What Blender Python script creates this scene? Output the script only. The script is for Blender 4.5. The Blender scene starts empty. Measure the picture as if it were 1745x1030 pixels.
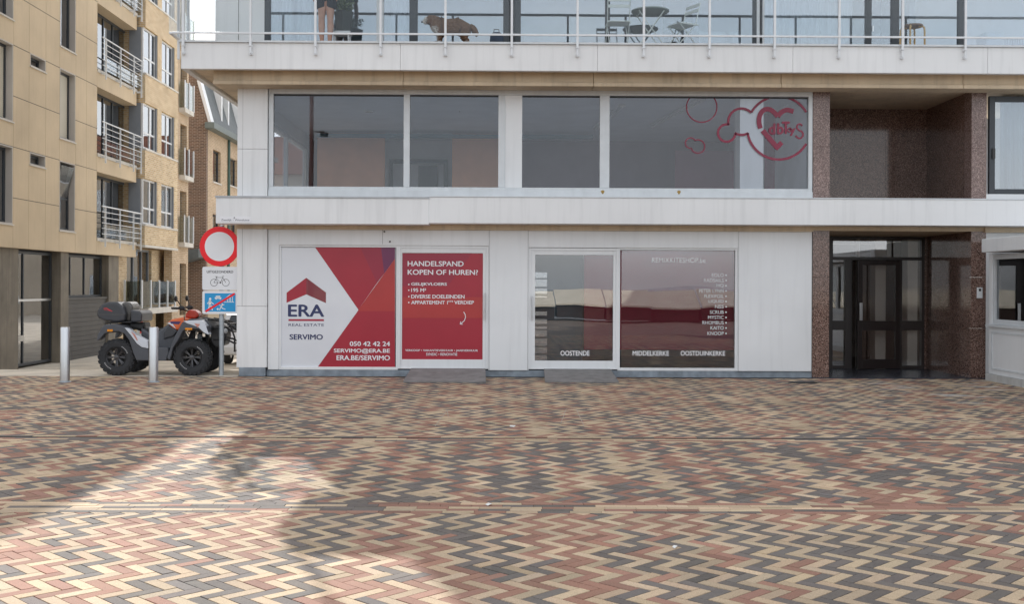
import bpy, bmesh, math, random
import numpy as np
from mathutils import Vector, Matrix
R = math.radians
random.seed(7)
rng = np.random.default_rng(11)
sc = bpy.context.scene
col = sc.collection

# ------------------------------------------------------------------ camera
FPX, CX, CY, D, H = 1880.0, 872.5, 487.0, 19.28, 1.6
YAW, ROLL = 0.0100, 0.0042
cam_f = Vector((math.sin(YAW), math.cos(YAW), 0))
_r0 = Vector((math.cos(YAW), -math.sin(YAW), 0)); _u0 = Vector((0, 0, 1))
cam_r = _r0*math.cos(ROLL) + _u0*math.sin(ROLL)
cam_u = _u0*math.cos(ROLL) - _r0*math.sin(ROLL)
cam_o = Vector((0, -D, H))
cd = bpy.data.cameras.new('camera'); cam = bpy.data.objects.new('camera', cd); col.objects.link(cam)
M = Matrix((cam_r, cam_u, -cam_f)).transposed().to_4x4(); M.translation = cam_o
cam.matrix_world = M
cd.sensor_width = 36; cd.lens = 36*FPX/1745; cd.shift_y = -(515-CY)/1745
cd.clip_start = 0.1; cd.clip_end = 3000
sc.camera = cam

# ------------------------------------------------------------------ sky, sun, exposure
SUN_EL = R(33); SX, SY = 0.326, -0.945
w = bpy.data.worlds.new('World'); sc.world = w; w.use_nodes = True
nt = w.node_tree; nt.nodes.clear()
def wn(t): return nt.nodes.new(t)
sky = wn('ShaderNodeTexSky'); sky.sky_type = 'NISHITA'; sky.sun_disc = False
sky.sun_elevation = SUN_EL; sky.sun_rotation = math.atan2(-SX, -SY); sky.air_density = 1.0; sky.dust_density = 2.0; sky.ozone_density = 1.0
tc = wn('ShaderNodeTexCoord'); mp = wn('ShaderNodeMapping'); mp.inputs['Scale'].default_value = (1.3, 1.3, 3.2)
no = wn('ShaderNodeTexNoise'); no.inputs['Scale'].default_value = 2.2; no.inputs['Detail'].default_value = 6
rp = wn('ShaderNodeValToRGB'); rp.color_ramp.elements[0].position = .34; rp.color_ramp.elements[1].position = .66
mx = wn('ShaderNodeMix'); mx.data_type = 'RGBA'
hs = wn('ShaderNodeHueSaturation'); hs.inputs['Saturation'].default_value = .6
mu = wn('ShaderNodeMath'); mu.operation = 'MULTIPLY_ADD'; mu.inputs[1].default_value = .55; mu.inputs[2].default_value = .30
bg = wn('ShaderNodeBackground'); bg.inputs['Strength'].default_value = 0.15
ou = wn('ShaderNodeOutputWorld')
L = nt.links.new
L(tc.outputs['Generated'], mp.inputs['Vector']); L(mp.outputs['Vector'], no.inputs['Vector'])
L(no.outputs['Fac'], rp.inputs['Fac']); L(rp.outputs['Color'], mu.inputs[0]); L(mu.outputs[0], mx.inputs[0])
L(sky.outputs['Color'], hs.inputs['Color']); L(hs.outputs['Color'], mx.inputs[6])
mx.inputs[7].default_value = (7.2, 7.3, 7.5, 1)
L(mx.outputs[2], bg.inputs['Color']); L(bg.outputs['Background'], ou.inputs['Surface'])
sl = bpy.data.lights.new('sun', 'SUN'); sun = bpy.data.objects.new('sun', sl); col.objects.link(sun)
sl.energy = 2.9; sl.angle = R(0.4); sl.color = (1, .97, .93)
sd = Vector((SX*math.cos(SUN_EL), SY*math.cos(SUN_EL), -math.sin(SUN_EL)))
sun.rotation_euler = sd.to_track_quat('-Z', 'Y').to_euler(); sun.location = (-10, 30, 40)
sc.view_settings.view_transform = 'Standard'; sc.view_settings.look = 'None'
sc.view_settings.exposure = 0.61; sc.view_settings.gamma = 1
sc.view_settings.use_curve_mapping = False
sc.render.engine = 'CYCLES'
cy = sc.cycles
cy.use_denoising = True; cy.max_bounces = 8; cy.diffuse_bounces = 4; cy.glossy_bounces = 4
cy.transparent_max_bounces = 16; cy.transmission_bounces = 4; cy.caustics_reflective = False; cy.caustics_refractive = False

# ------------------------------------------------------------------ photo measurements -> world metres
def ray(px, py):
    return cam_f + cam_r*((px-CX)/FPX) + cam_u*(-(py-CY)/FPX)
def on_y(px, py, Y):                 # point on the plane y = Y  -> (X, Z)
    d = ray(px, py); p = cam_o + d*((Y-cam_o.y)/d.y); return p.x, p.z
def on_x(px, py, X):                 # point on the plane x = X  -> (Y, Z)
    d = ray(px, py); p = cam_o + d*((X-cam_o.x)/d.x); return p.y, p.z
def wx(px, Y=0, py=400): return on_y(px, py, Y)[0]
def wz(py, Y=0, px=900): return on_y(px, py, Y)[1]
def gnd(px, py):
    d = ray(px, py); p = cam_o + d*(-H/d.z); return p.x, p.y

# ------------------------------------------------------------------ materials
MATS = {}
def newmat(name):
    m = bpy.data.materials.new(name); m.use_nodes = True; m.node_tree.nodes.clear(); MATS[name] = m
    n = m.node_tree.nodes; o = n.new('ShaderNodeOutputMaterial'); return m, n, m.node_tree.links.new, o
def mat(name, c, rough=.6, var=.10, scale=3.0, bump=.0, bscale=40, metal=0, spec=.5, streak=0, coat=0, fine=0):
    m, n, l, o = newmat(name)
    p = n.new('ShaderNodeBsdfPrincipled'); p.inputs['Roughness'].default_value = rough
    p.inputs['Metallic'].default_value = metal; p.inputs['Specular IOR Level'].default_value = spec
    p.inputs['Coat Weight'].default_value = coat
    g = n.new('ShaderNodeNewGeometry')
    nz = n.new('ShaderNodeTexNoise'); nz.inputs['Scale'].default_value = scale; nz.inputs['Detail'].default_value = 6
    l(g.outputs['Position'], nz.inputs['Vector'])
    mr = n.new('ShaderNodeMapRange'); mr.inputs[1].default_value = .25; mr.inputs[2].default_value = .75
    mr.inputs[3].default_value = 1-var; mr.inputs[4].default_value = 1+var
    l(nz.outputs['Fac'], mr.inputs[0])
    f = mr.outputs[0]
    if streak:      # rain streaks: noise stretched down the surface
        mpn = n.new('ShaderNodeMapping'); mpn.inputs['Scale'].default_value = (5, 5, .35); l(g.outputs['Position'], mpn.inputs['Vector'])
        n2 = n.new('ShaderNodeTexNoise'); n2.inputs['Scale'].default_value = 2.0; n2.inputs['Detail'].default_value = 5; l(mpn.outputs[0], n2.inputs['Vector'])
        r2 = n.new('ShaderNodeMapRange'); r2.inputs[1].default_value = .5; r2.inputs[2].default_value = .8; r2.inputs[3].default_value = 1; r2.inputs[4].default_value = 1-streak
        l(n2.outputs['Fac'], r2.inputs[0])
        a = n.new('ShaderNodeMath'); a.operation = 'MULTIPLY'; l(f, a.inputs[0]); l(r2.outputs[0], a.inputs[1]); f = a.outputs[0]
    if fine:        # speckle / grain
        n3 = n.new('ShaderNodeTexNoise'); n3.inputs['Scale'].default_value = 120; n3.inputs['Detail'].default_value = 3; l(g.outputs['Position'], n3.inputs['Vector'])
        r3 = n.new('ShaderNodeMapRange'); r3.inputs[1].default_value = .3; r3.inputs[2].default_value = .7; r3.inputs[3].default_value = 1-fine; r3.inputs[4].default_value = 1+fine
        l(n3.outputs['Fac'], r3.inputs[0])
        a = n.new('ShaderNodeMath'); a.operation = 'MULTIPLY'; l(f, a.inputs[0]); l(r3.outputs[0], a.inputs[1]); f = a.outputs[0]
    v = n.new('ShaderNodeVectorMath'); v.operation = 'SCALE'; v.inputs[0].default_value = c[:3]
    l(f, v.inputs['Scale']); l(v.outputs[0], p.inputs['Base Color'])
    if bump:
        nb = n.new('ShaderNodeTexNoise'); nb.inputs['Scale'].default_value = bscale; nb.inputs['Detail'].default_value = 4
        l(g.outputs['Position'], nb.inputs['Vector'])
        b = n.new('ShaderNodeBump'); b.inputs['Strength'].default_value = bump; b.inputs['Distance'].default_value = .01
        l(nb.outputs['Fac'], b.inputs['Height']); l(b.outputs[0], p.inputs['Normal'])
    l(p.outputs[0], o.inputs[0]); return m
def glass(name, tint=(.8, .85, .86), refl=.08, fres=1.0, rough=.005, wobble=.02):
    m, n, l, o = newmat(name)
    t = n.new('ShaderNodeBsdfTransparent'); t.inputs[0].default_value = (*tint, 1)
    g = n.new('ShaderNodeBsdfGlossy'); g.inputs['Roughness'].default_value = rough; g.inputs['Color'].default_value = (.95, .97, 1, 1)
    fr = n.new('ShaderNodeFresnel'); fr.inputs[0].default_value = 1.5
    a = n.new('ShaderNodeMath'); a.operation = 'MULTIPLY_ADD'; a.use_clamp = True
    a.inputs[1].default_value = fres; a.inputs[2].default_value = refl; l(fr.outputs[0], a.inputs[0])
    if wobble:
        ge = n.new('ShaderNodeNewGeometry'); nz = n.new('ShaderNodeTexNoise'); nz.inputs['Scale'].default_value = .9; nz.inputs['Detail'].default_value = 1
        l(ge.outputs['Position'], nz.inputs['Vector'])
        b = n.new('ShaderNodeBump'); b.inputs['Strength'].default_value = wobble; b.inputs['Distance'].default_value = .1
        l(nz.outputs['Fac'], b.inputs['Height']); l(b.outputs[0], g.inputs['Normal'])
    x = n.new('ShaderNodeMixShader'); l(a.outputs[0], x.inputs[0]); l(t.outputs[0], x.inputs[1]); l(g.outputs[0], x.inputs[2])
    l(x.outputs[0], o.inputs[0]); return m
def brickmat(name, c1, c2, mortar, bw=.22, bh=.07, ms=.008, bias=0.0, rough=.85):
    m, n, l, o = newmat(name)
    p = n.new('ShaderNodeBsdfPrincipled'); p.inputs['Roughness'].default_value = rough
    g = n.new('ShaderNodeNewGeometry')
    sp = n.new('ShaderNodeSeparateXYZ'); l(g.outputs['Position'], sp.inputs[0])
    sn = n.new('ShaderNodeSeparateXYZ'); l(g.outputs['True Normal'], sn.inputs[0])
    ab = n.new('ShaderNodeMath'); ab.operation = 'ABSOLUTE'; l(sn.outputs[0], ab.inputs[0])
    gt = n.new('ShaderNodeMath'); gt.operation = 'GREATER_THAN'; gt.inputs[1].default_value = .6; l(ab.outputs[0], gt.inputs[0])
    mxn = n.new('ShaderNodeMix'); l(gt.outputs[0], mxn.inputs[0]); l(sp.outputs[0], mxn.inputs[2]); l(sp.outputs[1], mxn.inputs[3])
    cb = n.new('ShaderNodeCombineXYZ'); l(mxn.outputs[0], cb.inputs[0]); l(sp.outputs[2], cb.inputs[1])
    b = n.new('ShaderNodeTexBrick'); l(cb.outputs[0], b.inputs['Vector'])
    b.inputs['Color1'].default_value = (*c1, 1); b.inputs['Color2'].default_value = (*c2, 1); b.inputs['Mortar'].default_value = (*mortar, 1)
    b.inputs['Scale'].default_value = 1; b.inputs['Brick Width'].default_value = bw; b.inputs['Row Height'].default_value = bh
    b.inputs['Mortar Size'].default_value = ms; b.inputs['Bias'].default_value = bias
    nz = n.new('ShaderNodeTexNoise'); nz.inputs['Scale'].default_value = 1.2; nz.inputs['Detail'].default_value = 6; l(g.outputs['Position'], nz.inputs['Vector'])
    mr = n.new('ShaderNodeMapRange'); mr.inputs[1].default_value = .25; mr.inputs[2].default_value = .75; mr.inputs[3].default_value = .88; mr.inputs[4].default_value = 1.12; l(nz.outputs['Fac'], mr.inputs[0])
    v = n.new('ShaderNodeVectorMath'); v.operation = 'SCALE'; l(b.outputs['Color'], v.inputs[0]); l(mr.outputs[0], v.inputs['Scale'])
    l(v.outputs[0], p.inputs['Base Color'])
    bp = n.new('ShaderNodeBump'); bp.inputs['Strength'].default_value = .35; bp.inputs['Distance'].default_value = .008; bp.invert = True
    l(b.outputs['Fac'], bp.inputs['Height']); l(bp.outputs[0], p.inputs['Normal'])
    l(p.outputs[0], o.inputs[0]); return m
def granite(name, cols, rough=.12, scale=55, spec=.5):
    m, n, l, o = newmat(name)
    p = n.new('ShaderNodeBsdfPrincipled'); p.inputs['Roughness'].default_value = rough; p.inputs['Specular IOR Level'].default_value = spec
    g = n.new('ShaderNodeNewGeometry')
    vo = n.new('ShaderNodeTexVoronoi'); vo.inputs['Scale'].default_value = scale; l(g.outputs['Position'], vo.inputs['Vector'])
    rp = n.new('ShaderNodeValToRGB'); l(vo.outputs['Color'], rp.inputs[0]); rp.color_ramp.interpolation = 'CONSTANT'
    e = rp.color_ramp.elements; e[0].color = (*cols[0], 1); e[0].position = 0; e[1].color = (*cols[1], 1); e[1].position = .34
    for q, c in ((.56, cols[2]), (.80, cols[3])):
        k = e.new(q); k.color = (*c, 1)
    nz = n.new('ShaderNodeTexNoise'); nz.inputs['Scale'].default_value = 1.5; nz.inputs['Detail'].default_value = 4; l(g.outputs['Position'], nz.inputs['Vector'])
    mr = n.new('ShaderNodeMapRange'); mr.inputs[3].default_value = .75; mr.inputs[4].default_value = 1.25; l(nz.outputs['Fac'], mr.inputs[0])
    v = n.new('ShaderNodeVectorMath'); v.operation = 'SCALE'; l(rp.outputs[0], v.inputs[0]); l(mr.outputs[0], v.inputs['Scale']); l(v.outputs[0], p.inputs['Base Color'])
    l(p.outputs[0], o.inputs[0]); return m

white   = mat('white_paint', (.76, .775, .785), .5, .07, .7, .06, 12, streak=.075)
fascia  = mat('white_fascia', (.77, .775, .775), .55, .07, .6, .08, 9, streak=.12)
capgrey = mat('grey_cap', (.45, .47, .49), .5, .12, 4, streak=.1)
beige   = mat('beige_paint', (.62, .50, .355), .7, .16, 1.6, .1, 40, streak=.24)
alu     = mat('white_aluminium', (.63, .66, .68), .4, .07, 5, streak=.08)
joint   = mat('dark_joint', (.10, .095, .09), .9, .2, 9)
bluestone = mat('blue_stone', (.23, .27, .31), .65, .3, 7, .2, 60, streak=.15)
steel   = mat('brushed_steel', (.62, .63, .65), .3, .06, 20, metal=1)
galv    = mat('galvanised_steel', (.42, .46, .49), .45, .12, 15, metal=.6)
whitem  = mat('white_metal', (.72, .74, .76), .4, .05, 8)
black   = mat('black_metal', (.018, .018, .02), .4, .2, 6)
bronze  = mat('dark_bronze', (.026, .018, .017), .35, .15, 4)
anthr   = mat('anthracite_frame', (.035, .042, .05), .4, .15, 4)
slate   = mat('slate_tile', (.045, .05, .065), .25, .25, 3)
gran    = granite('brown_granite', [(.06, .037, .030), (.15, .088, .070), (.235, .15, .122), (.34, .24, .205)], .08, 90)
granm   = granite('brown_granite_rough', [(.10, .062, .053), (.18, .115, .10), (.26, .18, .16), (.38, .28, .25)], .25, 90)
gl_shop = glass('shop_glass', (.90, .91, .93), .08, 1.1)
gl_up   = glass('grey_glass', (.94, .96, .985), .008, .74, wobble=.008)
gl_balc = glass('clear_glass', (.945, .965, .97), .0, .5, wobble=0)
gl_apt  = glass('apartment_glass', (.86, .92, .96), .15, 1.15)
gl_far  = glass('far_glass', (.55, .60, .62), .22, 1.2, wobble=.03)
gl_door = glass('door_glass', (.93, .92, .91), .11, 1.2)

# ------------------------------------------------------------------ mesh builder
class MB:
    def __init__(s): s.v = []; s.f = []; s.mi = []; s.k = 0
    def add(s, vs, fs):
        o = len(s.v); s.v += [tuple(map(float, q)) for q in vs]; s.f += [tuple(i+o for i in f) for f in fs]; s.mi += [s.k]*len(fs); return s
    def box(s, x0, x1, y0, y1, z0, z1):
        x0, x1 = sorted((x0, x1)); y0, y1 = sorted((y0, y1)); z0, z1 = sorted((z0, z1))
        vs = [(x0,y0,z0),(x1,y0,z0),(x1,y1,z0),(x0,y1,z0),(x0,y0,z1),(x1,y0,z1),(x1,y1,z1),(x0,y1,z1)]
        return s.add(vs, [(0,3,2,1),(4,5,6,7),(0,1,5,4),(1,2,6,5),(2,3,7,6),(3,0,4,7)])
    def bx(s, ax, u0, u1, d0, d1, z0, z1):      # ax 'y': wall facing y, u along x ; ax 'x': wall facing x, u along y
        return s.box(u0, u1, d0, d1, z0, z1) if ax == 'y' else s.box(d0, d1, u0, u1, z0, z1)
    def ring(s, ax, u0, u1, z0, z1, w, d0, d1, wb=None, wt=None):
        u0, u1 = sorted((u0, u1)); z0, z1 = sorted((z0, z1)); wb = w if wb is None else wb; wt = w if wt is None else wt
        s.bx(ax, u0, u0+w, d0, d1, z0, z1); s.bx(ax, u1-w, u1, d0, d1, z0, z1)
        s.bx(ax, u0+w, u1-w, d0, d1, z0, z0+wb); s.bx(ax, u0+w, u1-w, d0, d1, z1-wt, z1); return s
    def prism(s, pts, a, b, ax='y'):
        n = len(pts)
        def p(q, t): return (q[0], t, q[1]) if ax == 'y' else ((t, q[0], q[1]) if ax == 'x' else (q[0], q[1], t))
        vs = [p(q, a) for q in pts] + [p(q, b) for q in pts]
        fs = [tuple(range(n)), tuple(range(2*n-1, n-1, -1))] + [(i, (i+1) % n, n+(i+1) % n, n+i) for i in range(n)]
        return s.add(vs, fs)
    def poly(s, pts, y): return s.add([(q[0], y, q[1]) for q in pts], [tuple(range(len(pts)))])
    def tube(s, pts, r, n=8, closed=False):
        pts = [Vector(p) for p in pts]; m = len(pts); rs = r if isinstance(r, (list, tuple)) else [r]*m
        vs = []; up = None
        for i, p in enumerate(pts):
            if closed: t = (pts[(i+1) % m]-pts[i-1])
            else: t = (pts[min(i+1, m-1)]-pts[max(i-1, 0)])
            t.normalize()
            if up is None: up = Vector((0, 0, 1)) if abs(t.z) < .9 else Vector((1, 0, 0))
            a = t.cross(up)
            if a.length < 1e-4: a = t.cross(Vector((1, .2, .1)))
            a.normalize(); b = a.cross(t); up = b
            for k in range(n):
                th = 2*math.pi*k/n; vs.append(p+(a*math.cos(th)+b*math.sin(th))*rs[i])
        fs = []
        for i in range(m if closed else m-1):
            j = (i+1) % m
            for k in range(n): fs.append((i*n+k, i*n+(k+1) % n, j*n+(k+1) % n, j*n+k))
        if not closed: fs += [tuple(range(n))[::-1], tuple((m-1)*n+k for k in range(n))]
        return s.add(vs, fs)
    def lathe(s, prof, org=(0, 0, 0), ax='z', n=24, cap=True):
        vs = []; ox, oy, oz = org
        for r, h in prof:
            for k in range(n):
                c, t = r*math.cos(2*math.pi*k/n), r*math.sin(2*math.pi*k/n)
                vs.append((ox+c, oy+t, oz+h) if ax == 'z' else ((ox+c, oy+h, oz+t) if ax == 'y' else (ox+h, oy+c, oz+t)))
        fs = []
        for i in range(len(prof)-1):
            for k in range(n): fs.append((i*n+k, i*n+(k+1) % n, (i+1)*n+(k+1) % n, (i+1)*n+k))
        if cap: fs += [tuple(range(n))[::-1], tuple((len(prof)-1)*n+k for k in range(n))]
        return s.add(vs, fs)
    def ball(s, c, r, n=12, m=8):
        rx, ry, rz = (r, r, r) if not isinstance(r, (list, tuple)) else r
        prof = [(math.sin(math.pi*i/m), -math.cos(math.pi*i/m)) for i in range(m+1)]
        o = len(s.v); vs = []
        for a, h in prof:
            for k in range(n): vs.append((c[0]+rx*a*math.cos(2*math.pi*k/n), c[1]+ry*a*math.sin(2*math.pi*k/n), c[2]+rz*h))
        fs = [(i*n+k, i*n+(k+1) % n, (i+1)*n+(k+1) % n, (i+1)*n+k) for i in range(m) for k in range(n)]
        return s.add(vs, fs)
    def strip(s, pts, wd, y, closed=False):       # flat painted stroke in the x-z plane
        pts = [Vector((p[0], p[1])) for p in pts]; m = len(pts); vs = []
        for i in range(m):
            if closed: t = pts[(i+1) % m]-pts[i-1]
            else: t = pts[min(i+1, m-1)]-pts[max(i-1, 0)]
            t.normalize(); nn = Vector((-t.y, t.x))*wd/2
            a = pts[i]+nn; b = pts[i]-nn; vs += [(a.x, y, a.y), (b.x, y, b.y)]
        fs = [(2*i, 2*i+1, 2*((i+1) % m)+1, 2*((i+1) % m)) for i in range(m if closed else m-1)]
        return s.add(vs, fs)
    def text(s, t, x0, x1, z0, z1, y, bold=.018, ax='y', flip=False):
        vs, fs = glyphs(t, 0)
        a = [q[0] for q in vs]; b = [q[1] for q in vs]
        ax0, ax1, bz0, bz1 = min(a), max(a), min(b), max(b)
        x0, x1 = (x0, x1); z0, z1 = sorted((z0, z1))
        kx = (x1-x0)/(ax1-ax0); kz = (z1-z0)/(bz1-bz0)
        if bold > .012:      # heavier lettering: the same outlines a hair apart in depth
            bb = bold*.85; offs = ((0, 0, 0), (bb, 0, .0003), (-bb, 0, .0006), (0, bb*.7, .0009), (0, -bb*.7, .0012))
        else: offs = ((0, 0, 0), )
        for dx, dz, dy in offs:
            s.add([(x0+(u-ax0+dx)*kx, y-dy, z0+(q-bz0+dz)*kz) for u, q in vs], fs)
        return s
    def build(s, name, m, parent=None, bevel=0, smooth=False, seg=2, recalc=True, angle=40):
        me = bpy.data.meshes.new(name); me.from_pydata(s.v, [], s.f)
        for q in (m if isinstance(m, (list, tuple)) else [m]): me.materials.append(q)
        if isinstance(m, (list, tuple)): me.polygons.foreach_set('material_index', s.mi)
        if recalc:
            bm = bmesh.new(); bm.from_mesh(me); bmesh.ops.recalc_face_normals(bm, faces=bm.faces); bm.to_mesh(me); bm.free()
        if smooth:
            me.polygons.foreach_set('use_smooth', [True]*len(me.polygons))
            try: me.set_sharp_from_angle(angle=R(angle))
            except Exception: pass
        o = bpy.data.objects.new(name, me); col.objects.link(o)
        if parent: o.parent = parent
        if bevel:
            b = o.modifiers.new('bevel', 'BEVEL'); b.width = bevel; b.segments = seg; b.limit_method = 'ANGLE'; b.angle_limit = R(40)
        return o
_gl = {}
def glyphs(t, bold):
    k = (t, bold)
    if k not in _gl:
        c = bpy.data.curves.new('lettering', 'FONT'); c.body = t; c.size = 1; c.offset = bold; c.resolution_u = 4
        ob = bpy.data.objects.new('lettering', c); me = bpy.data.meshes.new_from_object(ob)
        _gl[k] = ([(v.co.x, v.co.y) for v in me.vertices], [tuple(p.vertices) for p in me.polygons])
        bpy.data.objects.remove(ob); bpy.data.meshes.remove(me); bpy.data.curves.remove(c)
    return _gl[k]
def skin_mesh(verts, edges, radii, sub=2, root=0):
    me = bpy.data.meshes.new('body'); me.from_pydata(verts, edges, [])
    ob = bpy.data.objects.new('body', me); col.objects.link(ob)
    ob.modifiers.new('skin', 'SKIN'); sv = me.skin_vertices[0].data
    for i, r in enumerate(radii):
        sv[i].radius = r if isinstance(r, tuple) else (r, r)
    sv[root].use_root = True
    if sub: ss = ob.modifiers.new('sub', 'SUBSURF'); ss.levels = sub; ss.render_levels = sub
    dg = bpy.context.evaluated_depsgraph_get(); dg.update()
    out = bpy.data.meshes.new_from_object(ob.evaluated_get(dg))
    bpy.data.objects.remove(ob); bpy.data.meshes.remove(me)
    out.polygons.foreach_set('use_smooth', [True]*len(out.polygons)); return out
def mesh_obj(name, me, m, parent=None):
    me.materials.clear(); me.materials.append(m)
    o = bpy.data.objects.new(name, me); col.objects.link(o); o.parent = parent; me.name = name; return o
def tag(o, label=None, cat=None, group=None, kind=None):
    if label: o['label'] = label
    if cat: o['category'] = cat
    if group: o['group'] = group
    if kind: o['kind'] = kind
    return o
def thing(name, label, cat, loc=(0, 0, 0), rz=0, group=None):
    o = bpy.data.objects.new(name, None); col.objects.link(o); o.location = loc; o.rotation_euler = (0, 0, rz); o.empty_display_size = .2
    return tag(o, label, cat, group)
def copy_tree(o, parent=None):
    c = o.copy(); col.objects.link(c); c.parent = parent
    for ch in list(o.children): copy_tree(ch, c)
    return c
def struct(o): o['kind'] = 'structure'; return o

# ================================================================== GROUND
def paver_mat():
    m, n, l, o = newmat('clay_pavers')
    p = n.new('ShaderNodeBsdfPrincipled'); p.inputs['Roughness'].default_value = .82; p.inputs['Specular IOR Level'].default_value = .35
    at = n.new('ShaderNodeAttribute'); at.attribute_name = 'paver_colour'
    g = n.new('ShaderNodeNewGeometry')
    nz = n.new('ShaderNodeTexNoise'); nz.inputs['Scale'].default_value = 1.1; nz.inputs['Detail'].default_value = 7; l(g.outputs['Position'], nz.inputs['Vector'])
    mr = n.new('ShaderNodeMapRange'); mr.inputs[1].default_value = .25; mr.inputs[2].default_value = .75; mr.inputs[3].default_value = .82; mr.inputs[4].default_value = 1.18; l(nz.outputs['Fac'], mr.inputs[0])
    n2 = n.new('ShaderNodeTexNoise'); n2.inputs['Scale'].default_value = 130; n2.inputs['Detail'].default_value = 3; l(g.outputs['Position'], n2.inputs['Vector'])
    m2 = n.new('ShaderNodeMapRange'); m2.inputs[1].default_value = .3; m2.inputs[2].default_value = .7; m2.inputs[3].default_value = .80; m2.inputs[4].default_value = 1.2; l(n2.outputs['Fac'], m2.inputs[0])
    a = n.new('ShaderNodeMath'); a.operation = 'MULTIPLY'; l(mr.outputs[0], a.inputs[0]); l(m2.outputs[0], a.inputs[1])
    v = n.new('ShaderNodeVectorMath'); v.operation = 'SCALE'; l(at.outputs['Color'], v.inputs[0]); l(a.outputs[0], v.inputs['Scale'])
    # sand and dust worn into the faces, and old dark spots
    n5 = n.new('ShaderNodeTexNoise'); n5.inputs['Scale'].default_value = 22; n5.inputs['Detail'].default_value = 6; n5.inputs['Roughness'].default_value = .7; l(g.outputs['Position'], n5.inputs['Vector'])
    r5 = n.new('ShaderNodeMapRange'); r5.inputs[1].default_value = .42; r5.inputs[2].default_value = .72; r5.inputs[3].default_value = .06; r5.inputs[4].default_value = .26; l(n5.outputs['Fac'], r5.inputs[0])
    xd = n.new('ShaderNodeMix'); xd.data_type = 'RGBA'; l(r5.outputs[0], xd.inputs[0]); l(v.outputs[0], xd.inputs[6]); xd.inputs[7].default_value = (.27, .215, .17, 1)
    n6 = n.new('ShaderNodeTexNoise'); n6.inputs['Scale'].default_value = .55; n6.inputs['Detail'].default_value = 9; n6.inputs['Roughness'].default_value = .62; l(g.outputs['Position'], n6.inputs['Vector'])
    r6 = n.new('ShaderNodeMapRange'); r6.inputs[1].default_value = .50; r6.inputs[2].default_value = .72; r6.inputs[3].default_value = 1.06; r6.inputs[4].default_value = .82; l(n6.outputs['Fac'], r6.inputs[0])
    n7 = n.new('ShaderNodeTexVoronoi'); n7.inputs['Scale'].default_value = 1.7; l(g.outputs['Position'], n7.inputs['Vector'])
    r7 = n.new('ShaderNodeMapRange'); r7.inputs[1].default_value = .035; r7.inputs[2].default_value = .055; r7.inputs[3].default_value = .55; r7.inputs[4].default_value = 1; l(n7.outputs['Distance'], r7.inputs[0])
    m6 = n.new('ShaderNodeMath'); m6.operation = 'MULTIPLY'; l(r6.outputs[0], m6.inputs[0]); l(r7.outputs[0], m6.inputs[1])
    v2 = n.new('ShaderNodeVectorMath'); v2.operation = 'SCALE'; l(xd.outputs[2], v2.inputs[0]); l(m6.outputs[0], v2.inputs['Scale']); v = v2
    # pale lime bloom washed out from the entrance side, an irregular stain on the bricks themselves
    sp = n.new('ShaderNodeSeparateXYZ'); l(g.outputs['Position'], sp.inputs[0])
    mp = n.new('ShaderNodeMapping'); mp.inputs['Scale'].default_value = (.9, 2.6, 1); mp.inputs['Rotation'].default_value = (0, 0, R(18)); l(g.outputs['Position'], mp.inputs['Vector'])
    n3 = n.new('ShaderNodeTexNoise'); n3.inputs['Scale'].default_value = 1.4; n3.inputs['Detail'].default_value = 8; l(mp.outputs[0], n3.inputs['Vector'])
    r3 = n.new('ShaderNodeMapRange'); r3.inputs[1].default_value = .55; r3.inputs[2].default_value = .68; r3.inputs[3].default_value = 0; r3.inputs[4].default_value = .75; l(n3.outputs['Fac'], r3.inputs[0])
    vd = n.new('ShaderNodeVectorMath'); vd.operation = 'DISTANCE'; vd.inputs[1].default_value = (7.4, -2.2, 0)
    l(g.outputs['Position'], vd.inputs[0])
    r4 = n.new('ShaderNodeMapRange'); r4.inputs[1].default_value = 1.2; r4.inputs[2].default_value = 2.6; r4.inputs[3].default_value = 1; r4.inputs[4].default_value = 0; l(vd.outputs['Value'], r4.inputs[0])
    mm = n.new('ShaderNodeMath'); mm.operation = 'MULTIPLY'; l(r3.outputs[0], mm.inputs[0]); l(r4.outputs[0], mm.inputs[1])
    xm = n.new('ShaderNodeMix'); xm.data_type = 'RGBA'; l(mm.outputs[0], xm.inputs[0]); l(v.outputs[0], xm.inputs[6]); xm.inputs[7].default_value = (.55, .54, .52, 1)
    l(xm.outputs[2], p.inputs['Base Color'])
    b = n.new('ShaderNodeBump'); b.inputs['Strength'].default_value = .25; b.inputs['Distance'].default_value = .004; l(n2.outputs['Fac'], b.inputs['Height']); l(b.outputs[0], p.inputs['Normal'])
    l(p.outputs[0], o.inputs[0]); return m
paver = paver_mat()
sandm = mat('joint_sand', (.07, .062, .055), .95, .25, 12)
TAN, DRK, RED = np.array([.49, .372, .250]), np.array([.135, .121, .112]), np.array([.305, .160, .115])
BL, BW, GAP = .225, .075, .0065
def clip_poly(ps, k, lim, keep_less):
    out = []
    for i in range(len(ps)):
        a, b = ps[i], ps[(i+1) % len(ps)]
        ia = (a[k] <= lim) if keep_less else (a[k] >= lim); ib = (b[k] <= lim) if keep_less else (b[k] >= lim)
        if ia: out.append(a)
        if ia != ib:
            t = (lim-a[k])/(b[k]-a[k]); out.append((a[0]+t*(b[0]-a[0]), a[1]+t*(b[1]-a[1])))
    return out
PV, PF, PC = [], [], []
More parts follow.
